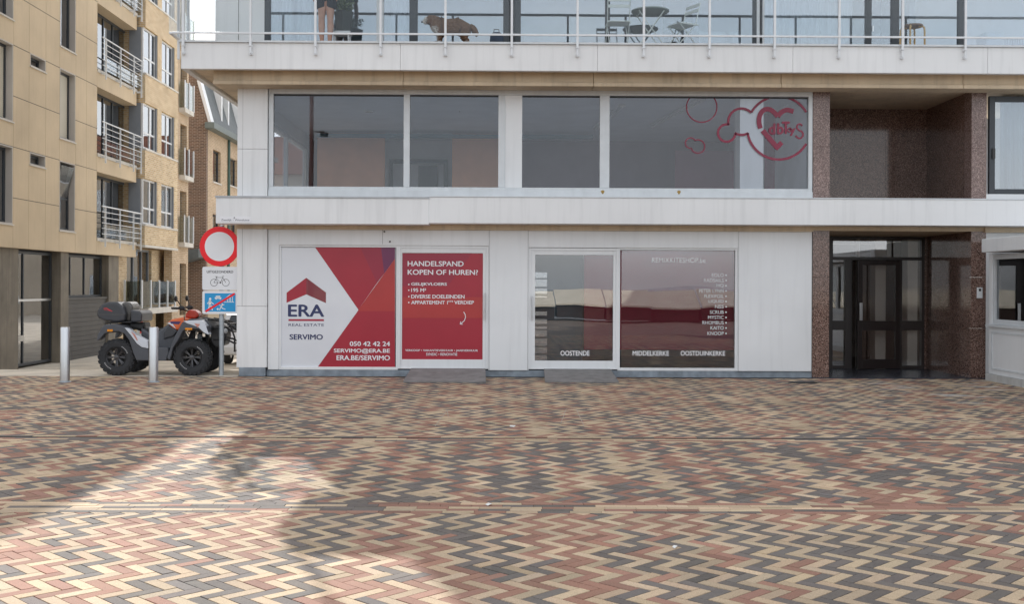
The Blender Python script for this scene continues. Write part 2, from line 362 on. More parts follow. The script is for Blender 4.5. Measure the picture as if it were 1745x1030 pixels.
def add_paver(poly, c):
    n = len(poly); o = len(PV); z = random.uniform(-.0015, .0015); tx, ty = random.gauss(0, .006), random.gauss(0, .006)
    cx = sum(p[0] for p in poly)/n; cyy = sum(p[1] for p in poly)/n
    area = 0
    for i in range(n): area += poly[i][0]*poly[(i+1) % n][1]-poly[(i+1) % n][0]*poly[i][1]
    if area < 0: poly = poly[::-1]
    for p in poly: PV.append((p[0], p[1], z+(p[0]-cx)*tx+(p[1]-cyy)*ty))
    for p in poly: PV.append((p[0]*1.0+(p[0]-cx)*.03, p[1]+(p[1]-cyy)*.03, -.014))
    PF.append(tuple(range(o, o+n)))
    for i in range(n): PF.append((o+i, o+n+i, o+n+(i+1) % n, o+(i+1) % n))
    f = random.gauss(1, .11); c = np.clip(c*f*(1+np.array([random.gauss(0, .02), 0, random.gauss(0, .02)])), .02, .8)
    PC.extend([(c[0], c[1], c[2], 1.0)]*(2*n))
S2 = math.sqrt(2)
def halfw(y): return .464*(y+D)+4.5
def herring(y0, y1, mode, phase):
    sx = BW*S2; sy = BL*S2; g = GAP/2
    n0, n1 = int(-16/sx), int(16/sx)
    rows = range(int((-.3-y1)/sy)-2, int((-.3-y0)/sy)+3)
    for n in range(n0, n1+1):
        state = None
        for r in rows:
            for t in (0, 1):
                if t == 0: p0, p1, q0, q1 = n*BW, n*BW+BL, n*BW, (n+1)*BW
                else: p0, p1, q0, q1 = BL+n*BW, BL+(n+1)*BW, (n+1)*BW-BL, (n+1)*BW
                p0 += r*BL; p1 += r*BL; q0 -= r*BL; q1 -= r*BL
                pts = [((p+q)/S2, (q-p)/S2-.3) for p, q in ((p0+g, q0+g), (p1-g, q0+g), (p1-g, q1-g), (p0+g, q1-g))]
                ys = [p[1] for p in pts]; xs = [p[0] for p in pts]
                if mode == 'C':
                    if n % 2 == 0: kk = 0 if random.random() < .93 else random.choice((1, 2))
                    else:
                        if state is None or random.random() < .42: state = 1 if ((n//2) % 2 == 0) != (random.random() < .42) else 2
                        kk = state
                else:
                    if n % (3 if mode == 'B' else 2) == 0: kk = 0 if random.random() < .74 else random.choice((1, 2))
                    else:
                        if state is None or random.random() < .5: state = random.choices((0, 1, 2), (.12, .50, .38))[0]
                        kk = state
                if max(ys) < y0 or min(ys) > y1: continue
                if abs(sum(xs)/4) > halfw(sum(ys)/4): continue
                if min(ys) < y0: pts = clip_poly(pts, 1, y0, False)
                if len(pts) > 2 and max(ys) > y1: pts = clip_poly(pts, 1, y1, True)
                if len(pts) < 3: continue
                add_paver(pts, (TAN, DRK, RED)[kk])
def course(y0, y1, probs):
    x = -16+random.random()*BL; hw = halfw((y0+y1)/2); st = 0
    while x < 16:
        if random.random() < .7: st = random.choices((0, 1, 2), probs)[0]
        if abs(x) < hw: add_paver([(x+.002, y0+.002), (x+BL-.002, y0+.002), (x+BL-.002, y1-.002), (x+.002, y1-.002)], (TAN, DRK, RED)[st])
        x += BL
yA = gnd(872, 747.2)[1]; b2t = gnd(872, 857.5)[1]; b2b = b2t-5*BW
course(yA+.045, yA+.045+BW, (.25, .45, .3))
for k in range(3): course(yA-.045-(k+1)*BW, yA-.045-k*BW, (.38, .32, .3))
for k in range(5): course(b2t-(k+1)*BW, b2t-k*BW, (.44, .30, .26))
herring(yA+.045+BW, -.12, 'A', 0); herring(b2t, yA-.045-3*BW, 'B', 1); herring(-17.0, b2b, 'C', 2)
me = bpy.data.meshes.new('paving'); me.from_pydata(PV, [], PF)
ca = me.color_attributes.new('paver_colour', 'FLOAT_COLOR', 'POINT'); ca.data.foreach_set('color', np.array(PC, dtype=np.float32).ravel())
me.materials.append(paver); paving = bpy.data.objects.new('paving', me); col.objects.link(paving); struct(paving)
# sheet under and beyond the modelled pavers
def promenade_mat():
    m, n, l, o = newmat('promenade_brick')
    p = n.new('ShaderNodeBsdfPrincipled'); p.inputs['Roughness'].default_value = .85
    g = n.new('ShaderNodeNewGeometry'); sp = n.new('ShaderNodeSeparateXYZ'); l(g.outputs['Position'], sp.inputs[0])
    b = n.new('ShaderNodeTexBrick'); l(g.outputs['Position'], b.inputs['Vector']); b.inputs['Scale'].default_value = 1
    b.inputs['Brick Width'].default_value = .225; b.inputs['Row Height'].default_value = .075; b.inputs['Mortar Size'].default_value = .004
    b.inputs['Color1'].default_value = (.34, .25, .175, 1); b.inputs['Color2'].default_value = (.13, .09, .08, 1); b.inputs['Mortar'].default_value = (.13, .115, .1, 1)
    l(b.outputs['Color'], p.inputs['Base Color']); l(p.outputs[0], o.inputs[0]); return m
sheet = MB(); sheet.box(-90, 90, -34, 1.0, -.4, -.0145)
struct(sheet.build('promenade', promenade_mat()))
xa_ = wx(405); xb_ = 13.5
sb = MB(); sb.add([(-15.5, -17.2, -.0095), (15.5, -17.2, -.0095), (15.5, -.05, -.0095), (-15.5, -.05, -.0095)], [(0, 1, 2, 3)])
struct(sb.build('joint_bed', sandm))
gr = MB(); gr.box(-16, 16, yA-.045, yA+.045, -.0094, -.006); struct(gr.build('drainage_slot', mat('slot_black', (.01, .01, .01), .9)))
# side street: pale concrete that drops away from the promenade
streetm = mat('street_concrete', (.62, .55, .45), .9, .22, 1.5, .15, 60, fine=.1)
stm = MB()
ysl = [(-.11, .001), (1.3, .001), (9.0, -.66), (16, -.64), (80, -.6)]
for i in range(len(ysl)-1):
    (a, za), (b, zb) = ysl[i], ysl[i+1]
    stm.add([(-30, a, za), (xa_+.02 if b < 50 else 30, a, za), (xa_+.02 if b < 50 else 30, b, zb), (-30, b, zb)], [(0, 1, 2, 3)])
stm.add([(-30, -.11, .001), (-30, -.11, -.3), (xa_, -.11, -.3), (xa_, -.11, .001)], [(0, 1, 2, 3)])
struct(stm.build('side_street', streetm))
# beach and sea behind the viewer, seen mirrored in the shop windows
bm_ = MB(); bm_.add([(-400, -34, -1.2), (400, -34, -1.2), (400, -110, -2.6), (-400, -110, -2.6)], [(0, 1, 2, 3)])
struct(bm_.build('beach', mat('beach_sand', (.48, .40, .29), .95, .2, .4)))
sw = MB(); sw.box(-400, 400, -34.4, -34, -3, -.05); struct(sw.build('sea_dike', mat('dike_concrete', (.3, .29, .27), .9, .2, 1)))
se = MB(); se.add([(-1500, -110, -2.55), (1500, -110, -2.55), (1500, -2500, -2.55), (-1500, -2500, -2.55)], [(0, 1, 2, 3)])
struct(se.build('sea', mat('sea_water', (.05, .075, .085), .25, .2, .02)))
gd = MB(); gd.add([(-600, 80, -.61), (600, 80, -.61), (600, 900, -.61), (-600, 900, -.61)], [(0, 1, 2, 3)])
struct(gd.build('ground', mat('town_ground', (.2, .19, .17), .95, .2, .1)))

# ================================================================== APARTMENT BUILDING (front)
apt = thing('apartment_building', 'white apartment block with shop windows, granite entrance and glazed balcony above', 'building')
X = lambda px, Y=0, py=400: wx(px, Y, py)
xL = X(405)                                    # corner of the building
xR = 14.0
# --- levels
Yl = -.42
z_lb = wz(382.5, Yl, 900); z_lt = wz(336.5, Yl, 900)           # canopy ledge
z_pan = wz(393, 0, 900)                                       # top of the white panels
z_sof = wz(152, 0, 900)                                       # soffit over the first floor
Yb = -.42; z_bb = wz(147, Yb, 900)                             # beam below the balcony
Ys = -.70; z_sb = wz(119.5, Ys, 700); z_st = wz(72.0, Ys, 700)   # balcony slab
xcol0, xcol1 = X(1385), X(1413.5); xk0, xk1 = X(1655), X(1680.5)
Yn = 2.1                                                      # depth of the entrance niche
# --- ground floor panels
O1 = (X(475.5), X(833), .115, wz(419.5)); O2 = (X(901.5), X(1257.5), .115, wz(422))
zp0 = .115
b = MB(); xp0 = X(457); xp1 = X(1384)
b.box(xp0, O1[0], 0, .14, zp0, z_pan); b.box(O1[0], O1[1], 0, .14, O1[3], z_pan)
b.box(O1[1], O2[0], 0, .14, zp0, z_pan); b.box(O2[0], O2[1], 0, .14, O2[3], z_pan); b.box(O2[1], xp1, 0, .14, zp0, z_pan)
b.build('ground_floor_wall', white, apt, bevel=.006)
for px in (652, 834.5, 900, 1259): b = MB(); b.box(X(px)-.002, X(px)+.002, -.002, .01, O1[3]+.02 if px == 652 else zp0, z_pan); b.build('panel_seam', joint, apt)
b = MB(); b.box(xp1-.004, xp1+.008, -.003, .1, zp0, z_pan); b.build('panel_seam', joint, apt)
b = MB(); b.box(X(455), xcol0, .03, .2, 0, .113); b.build('plinth', bluestone, apt)
b = MB(); b.box(xL-.01, xcol0+.0, -.045, .3, z_pan, z_lb+.02); b.build('lintel', beige, apt, bevel=.005)
# corner pillar, both storeys
b = MB(); zj = wz(522.5, -.05, 430)
b.box(xL, X(455, -.05), -.05, .35, .155, zj-.003); b.box(xL, X(455, -.05), -.05, .35, zj+.003, z_pan)
zj2 = wz(254, -.05, 430)
b.box(xL, X(455, -.05), -.05, .35, z_lt-.1, zj2-.002); b.box(xL, X(455, -.05), -.05, .35, zj2+.002, z_sof)
b.build('corner_pillar', fascia, apt, bevel=.006)
b = MB(); b.box(X(413, -.05)-.003, X(413, -.05)+.003, -.052, -.045, zj, z_pan); b.box(X(413, -.05)-.002, X(413, -.05)+.002, -.052, -.045, z_lt, z_sof)
b.box(xL+.01, X(455)-.01, -.04, .3, zj-.003, zj+.003); b.build('pillar_groove', mat('soft_joint', (.33, .33, .33), .9, .1, 5), apt)
b = MB(); b.box(X(408, -.05), X(453, -.05), -.055, .34, 0, .155); b.build('pillar_base', bluestone, apt, bevel=.008)
# canopy ledge: short lower piece at the corner, long piece to the right
xs = X(728.5, Yl)
b = MB(); b.box(X(367.5, Yl-.02), xs+.02, Yl-.02, .0, wz(382, Yl-.02, 550), wz(337.5, Yl-.02, 550))
b.build('corner_ledge', fascia, apt, bevel=.008)
b = MB(); b.box(xs, xR, Yl, .0, wz(381.5, Yl, 900), z_lt); b.build('ledge', fascia, apt, bevel=.008)
b = MB(); b.box(X(367.5, Yl-.02)-.012, xs+.03, Yl-.035, .0, wz(337.4, Yl-.02, 550), wz(334.6, Yl-.02, 550)); b.build('ledge_flashing', capgrey, apt)
b = MB(); b.box(xs, xR, Yl-.012, 0.0, z_lt+.001, z_lt+.018); b.build('ledge_cap', alu, apt)
# --- shop windows, ground floor
def win(name, u0, u1, z0, z1, d, fw, fmat, gmat, parent, ax='y', dep=.07, wb=None, wt=None, s=1, label=None):
    m = MB(); m.ring(ax, u0, u1, z0, z1, fw, d, d+s*dep, wb, wt); o = m.build(name, fmat, parent, bevel=.004)
    g = MB(); wb_ = fw if wb is None else wb; wt_ = fw if wt is None else wt
    u0, u1 = sorted((u0, u1)); z0, z1 = sorted((z0, z1))
    g.bx(ax, u0+fw*.6, u1-fw*.6, d+s*dep*.45, d+s*(dep*.45+.008), z0+wb_*.7, z1-wt_*.7); g.build('pane', gmat, o, recalc=True)
    if label: o['label'] = label
    return o
F = lambda px, py, Y=0: on_y(px, py, Y)
film_w = mat('film_white', (.70, .72, .76), .25, .03, 2, coat=.3); film_r = mat('film_red', (.36, .016, .036), .3, .06, 2)
film_r2 = mat('film_red_light', (.42, .035, .035), .3, .06, 2); film_r3 = mat('film_red_dark', (.30, .016, .045), .3, .05, 2)
film_p = mat('film_purple', (.15, .02, .085), .3, .05, 2)
navy = mat('letter_navy', (.025, .035, .115), .4, .04, 4); lwhite = mat('letter_white', (.80, .80, .82), .5, .03, 4)
maroon = mat('letter_maroon', (.24, .018, .055), .4, .05, 4)
crd = lambda cx, cyy, s, ox, oy, Y: on_y(ox+cx/s, oy+cyy/s, Y)
# poster window
fw = MB(); Yf = .025
z1o = O1[3]; zb1 = wz(630)
fr = MB(); fr.ring('y', X(475.5), X(678.5), zb1-.02, z1o, .035, Yf, Yf+.08, .05, .035)
pw = fr.build('poster_window', white, apt, bevel=.004, ); pw['label'] = 'shop window covered by white and red estate agent poster'
g = MB(); Yp = .052
def C7(cx, cyy, Y=Yp): return crd(cx, cyy, 3.679, 440, 390, Y)
a = C7(138, 117); c = C7(858, 875); g.box(a[0], c[0], Yp, Yp+.01, c[1], a[1]); pf = g.build('poster_film', film_w, pw)
p1, p2, p3, p4, p5 = C7(357, 117), C7(858, 117), C7(858, 875), C7(368, 875), C7(628, 508)
pm = C7(858, 187); ph = C7(858, 517)
g = MB(); y1 = Yp-.002
g.k = 0; g.poly([p1, C7(640, 117), C7(745, 340), p5], y1)
g.k = 1; g.poly([C7(640, 117), C7(770, 117), C7(790, 281), C7(745, 340)], y1)
g.k = 2; g.poly([C7(770, 117), p2, pm, C7(790, 281)], y1)
g.k = 3; g.poly([pm, ph, C7(624, 517), p5], y1)
g.k = 0; g.poly([ph, p3, p4, C7(624, 517)], y1)
g.build('red_design', [film_r, film_r3, film_p, film_r2], pw, recalc=False)
g = MB(); g.k = 0; g.poly([C7(178, 402), C7(302, 308), C7(302, 412), C7(178, 465)], y1)
g.k = 1; g.poly([C7(302, 308), C7(425, 400), C7(425, 467), C7(302, 412)], y1)
g.k = 2; u = C7(190, 567); v = C7(412, 580); g.poly([u, (v[0], u[1]), v, (u[0], v[1])], y1)
g.build('roof_emblem', [film_r, mat('film_wine', (.20, .02, .035), .25, .05, 2, coat=.3), mat('bar_red', (.40, .02, .05), .3)], pw, recalc=False)
def T7(m, t, x0, x1, ya, yb, bold=.02, Y=y1):
    p = C7(x0, ya, Y); q = C7(x1, yb, Y); m.text(t, p[0], q[0], q[1], p[1], Y, bold)
g = MB(); T7(g, 'ERA', 190, 411, 477, 551, .03); T7(g, 'REAL ESTATE', 190, 412, 595, 613, .0); T7(g, 'SERVIMO', 198, 404, 663, 696, .035); g.build('logo_lettering', navy, pw, recalc=False)
g = MB(); y2 = Yp-.004; T7(g, '050 42 42 24', 575, 825, 708, 737, .03, y2); T7(g, 'SERVIMO@ERA.BE', 475, 825, 752, 785, .03, y2); T7(g, 'ERA.BE/SERVIMO', 492, 825, 795, 826, .03, y2)
g.build('contact_lettering', lwhite, pw, recalc=False)
# poster door
def door_leaf(name, px0, px1, pyt, pyb, label, wl, wr, wt, wb, gm):
    x0, x1 = X(px0), X(px1); zt, zb = wz(pyt, 0), wz(pyb, 0)
    m = MB(); m.ring('y', x0-.045, x1+.045, zb-.02, zt+.045, .045, .02, .10, .02, .045)
    m.box(x0, x0+wl, .035, .085, zb, zt); m.box(x1-wr, x1, .035, .085, zb, zt)
    m.box(x0+wl, x1-wr, .035, .085, zb, zb+wb); m.box(x0+wl, x1-wr, .035, .085, zt-wt, zt)
    o = m.build(name, white, apt, bevel=.004); o['label'] = label
    g = MB(); g.box(x0+wl-.01, x1-wr+.01, .055, .063, zb+wb-.01, zt-wt+.01); g.build('pane', gm, o)
    return o
pd = door_leaf('shop_door', 682.8, 828.5, 424, 628, 'white shop door with red sale poster on its glass', .026, .055, .08, .145, gl_shop)
g = MB(); a = C7(902, 153); c = C7(1408, 824); g.box(a[0], c[0], Yp-.001, Yp+.002, c[1], a[1]); g.build('poster_film', film_r, pd)
g = MB(); g.k = 0; g.poly([C7(902, 153.5), C7(1340, 153.5), C7(1190, 360), C7(902, 360)], Yp-.003); g.k = 1; g.poly([C7(902, 430), C7(1407, 430), C7(1407, 560), C7(902, 560)], Yp-.003)
g.build('poster_tint', [film_r3, film_r2], pd, recalc=False)
g = MB(); y2 = Yp-.005
for t, x0, x1, ya, yb, bd in (('HANDELSPAND', 938, 1287, 203, 236, .025), ('KOPEN OF HUREN?', 938, 1377, 257, 290, .025), ('GELIJKVLOERS', 960, 1182, 338, 362, .03),
        ('195 M²', 960, 1052, 374, 397, .03), ('DIVERSE DOELEINDEN', 960, 1293, 414, 438, .03), ('APPARTEMENT 1', 960, 1188, 452, 474, .03), ('STE', 1192, 1222, 451, 461, .03), ('VERDIEP', 1230, 1352, 452, 474, .03),
        ('VERKOOP • VAKANTIEVERHUUR • JAARVERHUUR', 922, 1377, 757, 775, .02), ('SYNDIC • RENOVATIE', 1053, 1248, 780, 797, .02)):
    T7(g, t, x0, x1, ya, yb, bd, y2)
for cyy in (350, 386, 426, 463):
    p = C7(944, cyy, y2); g.add([(p[0]+.013*math.cos(k*.785), y2, p[1]+.013*math.sin(k*.785)) for k in range(8)], [tuple(range(8))])
g.strip([C7(1288, 522), C7(1297, 537), C7(1300, 555), C7(1293, 576), C7(1270, 597)], .012, y2)
g.strip([C7(1282, 600), C7(1266, 599), C7(1270, 582)], .012, y2)
g.build('poster_lettering', lwhite, pd, recalc=False)
def pull_handle(px, pya, pyb, parent, Y=.035):
    x = X(px, Y); za, zb = wz(pya, Y), wz(pyb, Y)
    m = MB(); m.tube([(x, Y+.01, za-.05), (x, Y-.05, za-.05)], .008); m.tube([(x, Y+.01, zb+.05), (x, Y-.05, zb+.05)], .008); m.tube([(x, Y-.05, za), (x, Y-.05, zb)], .011)
    m.box(x-.018, x+.018, Y-.008, Y, zb-.02, zb+.16); m.build('handle', steel, parent, smooth=True)
pull_handle(826.5, 500, 545, pd)
# clear door and lettered window
kd = door_leaf('shop_door', 905.5, 1050.5, 427, 628, 'white shop door with clear glass and silver stripes', .07, .05, .075, .13, gl_shop)
pull_handle(907.5, 505, 545, kd)
def C8(cx, cyy, Y=Yp): return crd(cx, cyy, 3.116, 860, 390, Y)
def T8(m, t, x0, x1, ya, yb, bold=.02, Y=.05):
    p = C8(x0, ya, Y); q = C8(x1, yb, Y); m.text(t, p[0], q[0], q[1], p[1], Y, bold)
g = MB(); T8(g, 'OOSTENDE', 297, 450, 649, 675, .03); g.build('door_lettering', lwhite, kd, recalc=False)
g = MB()
for ya, yb in ((232, 262), (270, 308), (318, 346), (358, 366), (440, 462), (480, 505), (520, 532), (540, 572), (585, 622), (632, 662), (672, 698)):
    p = C8(160, ya, .068); q = C8(225, yb, .068); g.box(p[0], q[0], .066, .070, q[1], p[1])
g.build('silver_stripe', mat('silver_film', (.55, .58, .58), .12, .1, 4, metal=.75), kd)
fr = MB(); fr.ring('y', X(1053.5), X(1257.5), zb1-.02, O2[3], .04, Yf, Yf+.08, .05, .035)
kw = fr.build('lettered_window', white, apt, bevel=.004); kw['label'] = 'wide shop window with kite shop lettering and dark red back panel'
g = MB(); g.box(X(1060), X(1254), .06, .068, wz(630), wz(426)); g.build('pane', gl_shop, kw)
g = MB(); T8(g, 'REMIXKITESHOP.be', 782, 1067, 153, 181, .006)
for t, x0, ya in (('EOLO', 1100, 237), ('RADSAILS', 1058, 265), ('HQ', 1125, 293), ('PETER LYNN', 1033, 321), ('FLEXIFOIL', 1060, 349), ('LIQUID', 1083, 377), ('NSS', 1117, 405), ('SCRUB', 1090, 434), ('MYSTIC', 1080, 462), ('RHOMBUS', 1050, 490), ('KAITO', 1093, 518), ('KNOOP', 1077, 547)):
    T8(g, t, x0, 1163, ya, ya+19, .008); T8(g, '•', 1172, 1179, ya+6, ya+14, .02)
T8(g, 'MIDDELKERKE', 680, 872, 650, 675, .03); T8(g, 'OOSTDUINKERKE', 935, 1170, 650, 675, .03)
g.build('window_lettering', lwhite, kw, recalc=False)
# --- shop interior
inm = mat('shop_wall', (.45, .46, .48), .9, .1, 2); maro = mat('maroon_panel', (.31, .016, .036), .7, .1, 3); tealw = mat('teal_wall', (.10, .16, .18), .8, .1, 3)
b = MB(); b.box(xL+.1, xcol0-.05, 5.0, 5.1, 0, z_lb); b.box(xL+.1, xcol0-.05, .2, 5.0, z_lb+.02, z_lb+.1); b.box(xcol0-.06, xcol0-.02, .2, 5, 0, z_lb)
b.build('shop_interior', inm, apt)
b = MB(); b.box(xL+.1, xcol0-.05, .15, 5.0, .02, .06); b.build('shop_floor', mat('shop_floor', (.12, .11, .11), .5, .2, 2), apt)
b = MB(); b.box(X(996, .15), X(1258, .15), .16, .20, wz(596, .15), wz(424, .15)); b.build('display_back_panel', maro, apt)
b = MB(); b.box(X(905, .9), X(994, .9), .95, 1.0, .06, wz(420, .9)); b.build('display_side_panel', tealw, apt)
# --- upper window band
zw0, zw1 = wz(324, 0, 900), wz(157, 0, 900)
b = MB(); xu0, xu1 = X(457), X(1384)
b.box(xu0, xu1, 0, .10, wz(323.5, 0, 760)-.02, wz(319, 0, 760)); b.box(xu0, xu1, -.03, .12, z_lt-.05, wz(324.5, 0, 760))
b.box(xu0, xu1, 0, .10, wz(162, 0, 900), z_sof)
zr0, zr1 = wz(319, 0, 760)+.001, wz(162, 0, 900)-.001
for p0, p1 in ((457, 465), (687, 697.5), (848.5, 860), (1021.5, 1038), (1377, 1384)): b.box(X(p0), X(p1), 0, .10, zr0, zr1)
ub = b.build('window_band', alu, apt, bevel=.005)
b = MB()
for p0, p1 in ((465, 687), (697.5, 848.5), (860, 1021.5), (1038, 1377)): b.box(X(p0)-.01, X(p1)+.01, .055, .063, zr0-.01, zr1+.01)
# each pane is a sub-part of the band
for p0, p1 in ((465, 687), (697.5, 848.5), (860, 1021.5), (1038, 1377)):
    b = MB(); b.box(X(p0)-.008, X(p1)+.008, .055, .063, zr0-.008, zr1+.008); b.build('pane', gl_up, ub)
b = MB(); b.box(X(860)+.001, X(889), .02, .054, zr0+.001, zr1-.001); b.build('infill_panel', white, apt); b = MB(); b.box(X(1262), X(1302), .075, .5, zr0-.3, zr1+.2); b.build('inner_column', white, apt)
for p0, p1 in ((465, 687), (697.5, 848.5), (889, 1021.5), (1038, 1377)): b = MB(); b.box(X(p0)+.002, X(p1)-.002, .040, .052, zr1-.028, zr1-.002); b.build('shade_strip', black, ub)  # black strips painting the shadow line under the head of each pane
# decals
def C9(cx, cyy, Y=.045): return crd(cx, cyy, 5.42, 1140, 150, Y)
Yd = .045; kdx = (C9(100, 0)[0]-C9(0, 0)[0])/100
xlim = X(1377)-.004; zlim = zr1-.004
dec = MB()
def rings(circs, th):
    for i, (cx, cyy, r) in enumerate(circs):
        N = 120; run = []
        for k in range(N+1):
            t = 2*math.pi*k/N; px_, py_ = cx+r*math.cos(t), cyy+r*math.sin(t); P = C9(px_, py_)
            ok = all((px_-a)**2+(py_-b_)**2 >= (q-th*.25)**2 for j, (a, b_, q) in enumerate(circs) if j != i) and P[0] < xlim-.02 and P[1] < zlim-.005
            if ok: run.append(P)
            if (not ok or k == N) and len(run) > 1: dec.strip(run, th*kdx, Yd)
            if not ok: run = []
rings([(303, 175, 140)], 11); rings([(1015, 368, 292), (670, 310, 122), (533, 415, 80)], 22); rings([(200, 508, 48), (268, 540, 62)], 11)
def smooth_curve(pts, n=8):
    out = []
    for i in range(len(pts)-1):
        p0 = pts[max(i-1, 0)]; p1_, p2_ = pts[i], pts[i+1]; p3_ = pts[min(i+2, len(pts)-1)]
        for k in range(n):
            t = k/n; f = lambda a, b_, c_, d_: .5*((2*b_)+(-a+c_)*t+(2*a-5*b_+4*c_-d_)*t*t+(-a+3*b_-3*c_+d_)*t**3)
            out.append((f(p0[0], p1_[0], p2_[0], p3_[0]), f(p0[1], p1_[1], p2_[1], p3_[1])))
    return out+[pts[-1]]
hl = smooth_curve([(845, 372), (832, 315), (840, 250), (875, 203), (925, 195), (970, 222), (1005, 262)])
hr = smooth_curve([(1005, 262), (1040, 222), (1090, 202), (1150, 216)])
dec.strip([C9(*p) for p in hl], 44*kdx, Yd); dec.strip([C9(*p) for p in hr], 44*kdx, Yd-.0015)
dec.strip([C9(865, 392), C9(1002, 552)], 46*kdx, Yd); dec.strip([C9(984, 562), C9(1042, 502)], 44*kdx, Yd-.0015)
for t, x0, x1, ya, yb, bd in (('d', 925, 978, 328, 425, .05), ('b', 1002, 1056, 328, 425, .05), ('T', 1045, 1112, 312, 420, .05), ('o', 1094, 1130, 366, 410, .04), ('y', 1118, 1165, 372, 440, .05)):
    p = C9(x0, ya); q = C9(x1, yb); dec.text(t, p[0], q[0], q[1], p[1], Yd-.003, bd)
dec.strip([C9(*p) for p in smooth_curve([(1230, 350), (1212, 332), (1190, 340), (1182, 365), (1200, 388), (1228, 405), (1238, 432), (1222, 460), (1195, 462), (1168, 440)])], 16*kdx, Yd-.003)
dec.build('window_decal', maroon, ub, recalc=False)
# first floor interior
rm = mat('room_wall', (.74, .76, .80), .9, .08, 2); pinkp = mat('salmon_panel', (.88, .46, .29), .85, .1, 2); tealb = mat('blue_beam', (.17, .29, .36), .85, .1, 2)
zf1 = z_lt-.25
b = MB(); b.box(xL+.1, X(880, 7), 7.0, 7.1, zf1, z_sof+.05); b.box(xcol0-.05, xcol0-.02, .2, 7.1, zf1, z_sof+.05); b.box(xL+.1, xcol0, .15, 7, zf1-.06, zf1)
b.build('room_interior', rm, apt); b = MB(); b.box(X(880, 7), xcol0, 7.0, 7.1, zf1, z_sof+.05); b.build('plum_wall', mat('plum_wall', (.27, .22, .28), .9, .1, 2), apt)
b = MB(); b.box(xL+.05, xcol0, .12, 7.0, z_sof+.02, z_sof+.08); b.build('room_ceiling', mat('ceiling_paint', (.80, .82, .84), .9, .05, 2), apt)
b = MB(); b.box(X(540, 5.5), X(1010, 5.5), 5.4, 5.6, wz(230, 5.5), z_sof-.12); b.build('ceiling_beam', tealb, apt)
b = MB(); b.box(X(540, 5.7), X(655, 5.7), 5.7, 5.8, zf1, z_sof); b.box(X(770, 5.7), X(860, 5.7), 5.7, 5.8, zf1, z_sof); b.build('salmon_partition', pinkp, apt)
b = MB(); b.box(X(1303, 2.5), X(1384, 2.5), 2.5, 2.55, zf1, z_sof); b.box(X(1150, 5), X(1250, 5), 5.0, 5.05, zf1, wz(255, 5)); b.build('mauve_partition', mat('mauve_wall', (.27, .11, .16), .85, .1, 2), apt)
b = MB(); b.ring('y', X(662, 6.8), X(762, 6.8), zf1, wz(272, 6.8), .09, 6.9, 6.98); b.box(X(712, 6.8), X(745, 6.8), 6.93, 6.99, zf1, wz(282, 6.8)); b.build('inner_doorway', mat('inner_door', (.06, .08, .10), .5, .1, 2), apt)
for xa2, ya2, xb2, yb2 in ((990, 2.0, 1040, 5.2), (1085, 2.2, 1190, 2.21)):
    pass
for (pa, Ya), (pb, Yb_) in (((1015, 4.6), (1060, 1.6)), ((1110, 4.2), (1195, .9))):
    t = thing('strip_light', 'long white ceiling strip light, %s behind the upper windows' % ('left one' if pa == 1015 else 'right one by the round decals'), 'ceiling light', (0, 0, 0), 0, 'strip lights in the empty room')
    A = Vector((X(pa, Ya), Ya, z_sof-.03)); B = Vector((X(pb, Yb_), Yb_, z_sof-.03)); dd = (B-A).normalized(); nn = Vector((-dd.y, dd.x, 0))*.07
    m = MB(); m.add([A+nn, A-nn, B-nn, B+nn] + [q+Vector((0, 0, .045)) for q in (A+nn, A-nn, B-nn, B+nn)], [(0, 1, 2, 3), (7, 6, 5, 4), (0, 4, 5, 1), (1, 5, 6, 2), (2, 6, 7, 3), (3, 7, 4, 0)]); m.build('housing', whitem, t)
    m = MB(); m.tube([A+Vector((0, 0, -.015)), B+Vector((0, 0, -.015))], .018, 6); m.build('tube', mat('lamp_tube', (.85, .86, .86), .3), t)
def pendant(px, py, label):
    Y = 2.6; x, z = on_y(px, py, Y); t = thing('pendant_lamp', label, 'lamp', (x, Y, z), 0, 'pendant lamps in the empty room')
    m = MB(); m.tube([(0, 0, .12), (0, 0, z_sof-z)], .006, 6); m.build('cord', black, t)
    m = MB(); m.lathe([(.0, -.06), (.09, -.055), (.12, -.01), (.085, .05), (.03, .10), (.02, .13)], n=16); m.build('lamp_shade', mat('frosted_glass', (.7, .74, .76), .2), t, smooth=True)
pendant(629, 186, 'small pale pendant lamp behind the widest left upper window'); pendant(783, 175, 'small pale pendant lamp behind the second upper window')
# --- side wall on the street corner, with a window into the upper room
YB = 15.0
b = MB(); zc0, zc1 = z_lt+.25, z_sof-.25
b.box(xL, xL+.12, .351, YB, 0, zc0); b.box(xL, xL+.12, .351, 1.6, zc0, zc1); b.box(xL, xL+.12, 6.3, YB, zc0, zc1); b.box(xL, xL+.12, .351, YB, zc1, z_sof+.05)
b.build('side_wall', white, apt)
b = MB(); b.ring('x', 1.6, 6.3, zc0, zc1, .07, xL+.01, xL+.09); b.bx('x', 4.0, 4.07, xL+.01, xL+.09, zc0+.07, zc1-.07); sw_ = b.build('side_window', whitem, apt)
b = MB(); b.box(xL+.04, xL+.048, 1.65, 6.25, zc0+.04, zc1-.04); b.build('pane', gl_up, sw_)
b = MB(); b.box(xL+.02, xcol0, YB-.12, YB, 0, z_sof); b.build('rear_wall', white, apt)
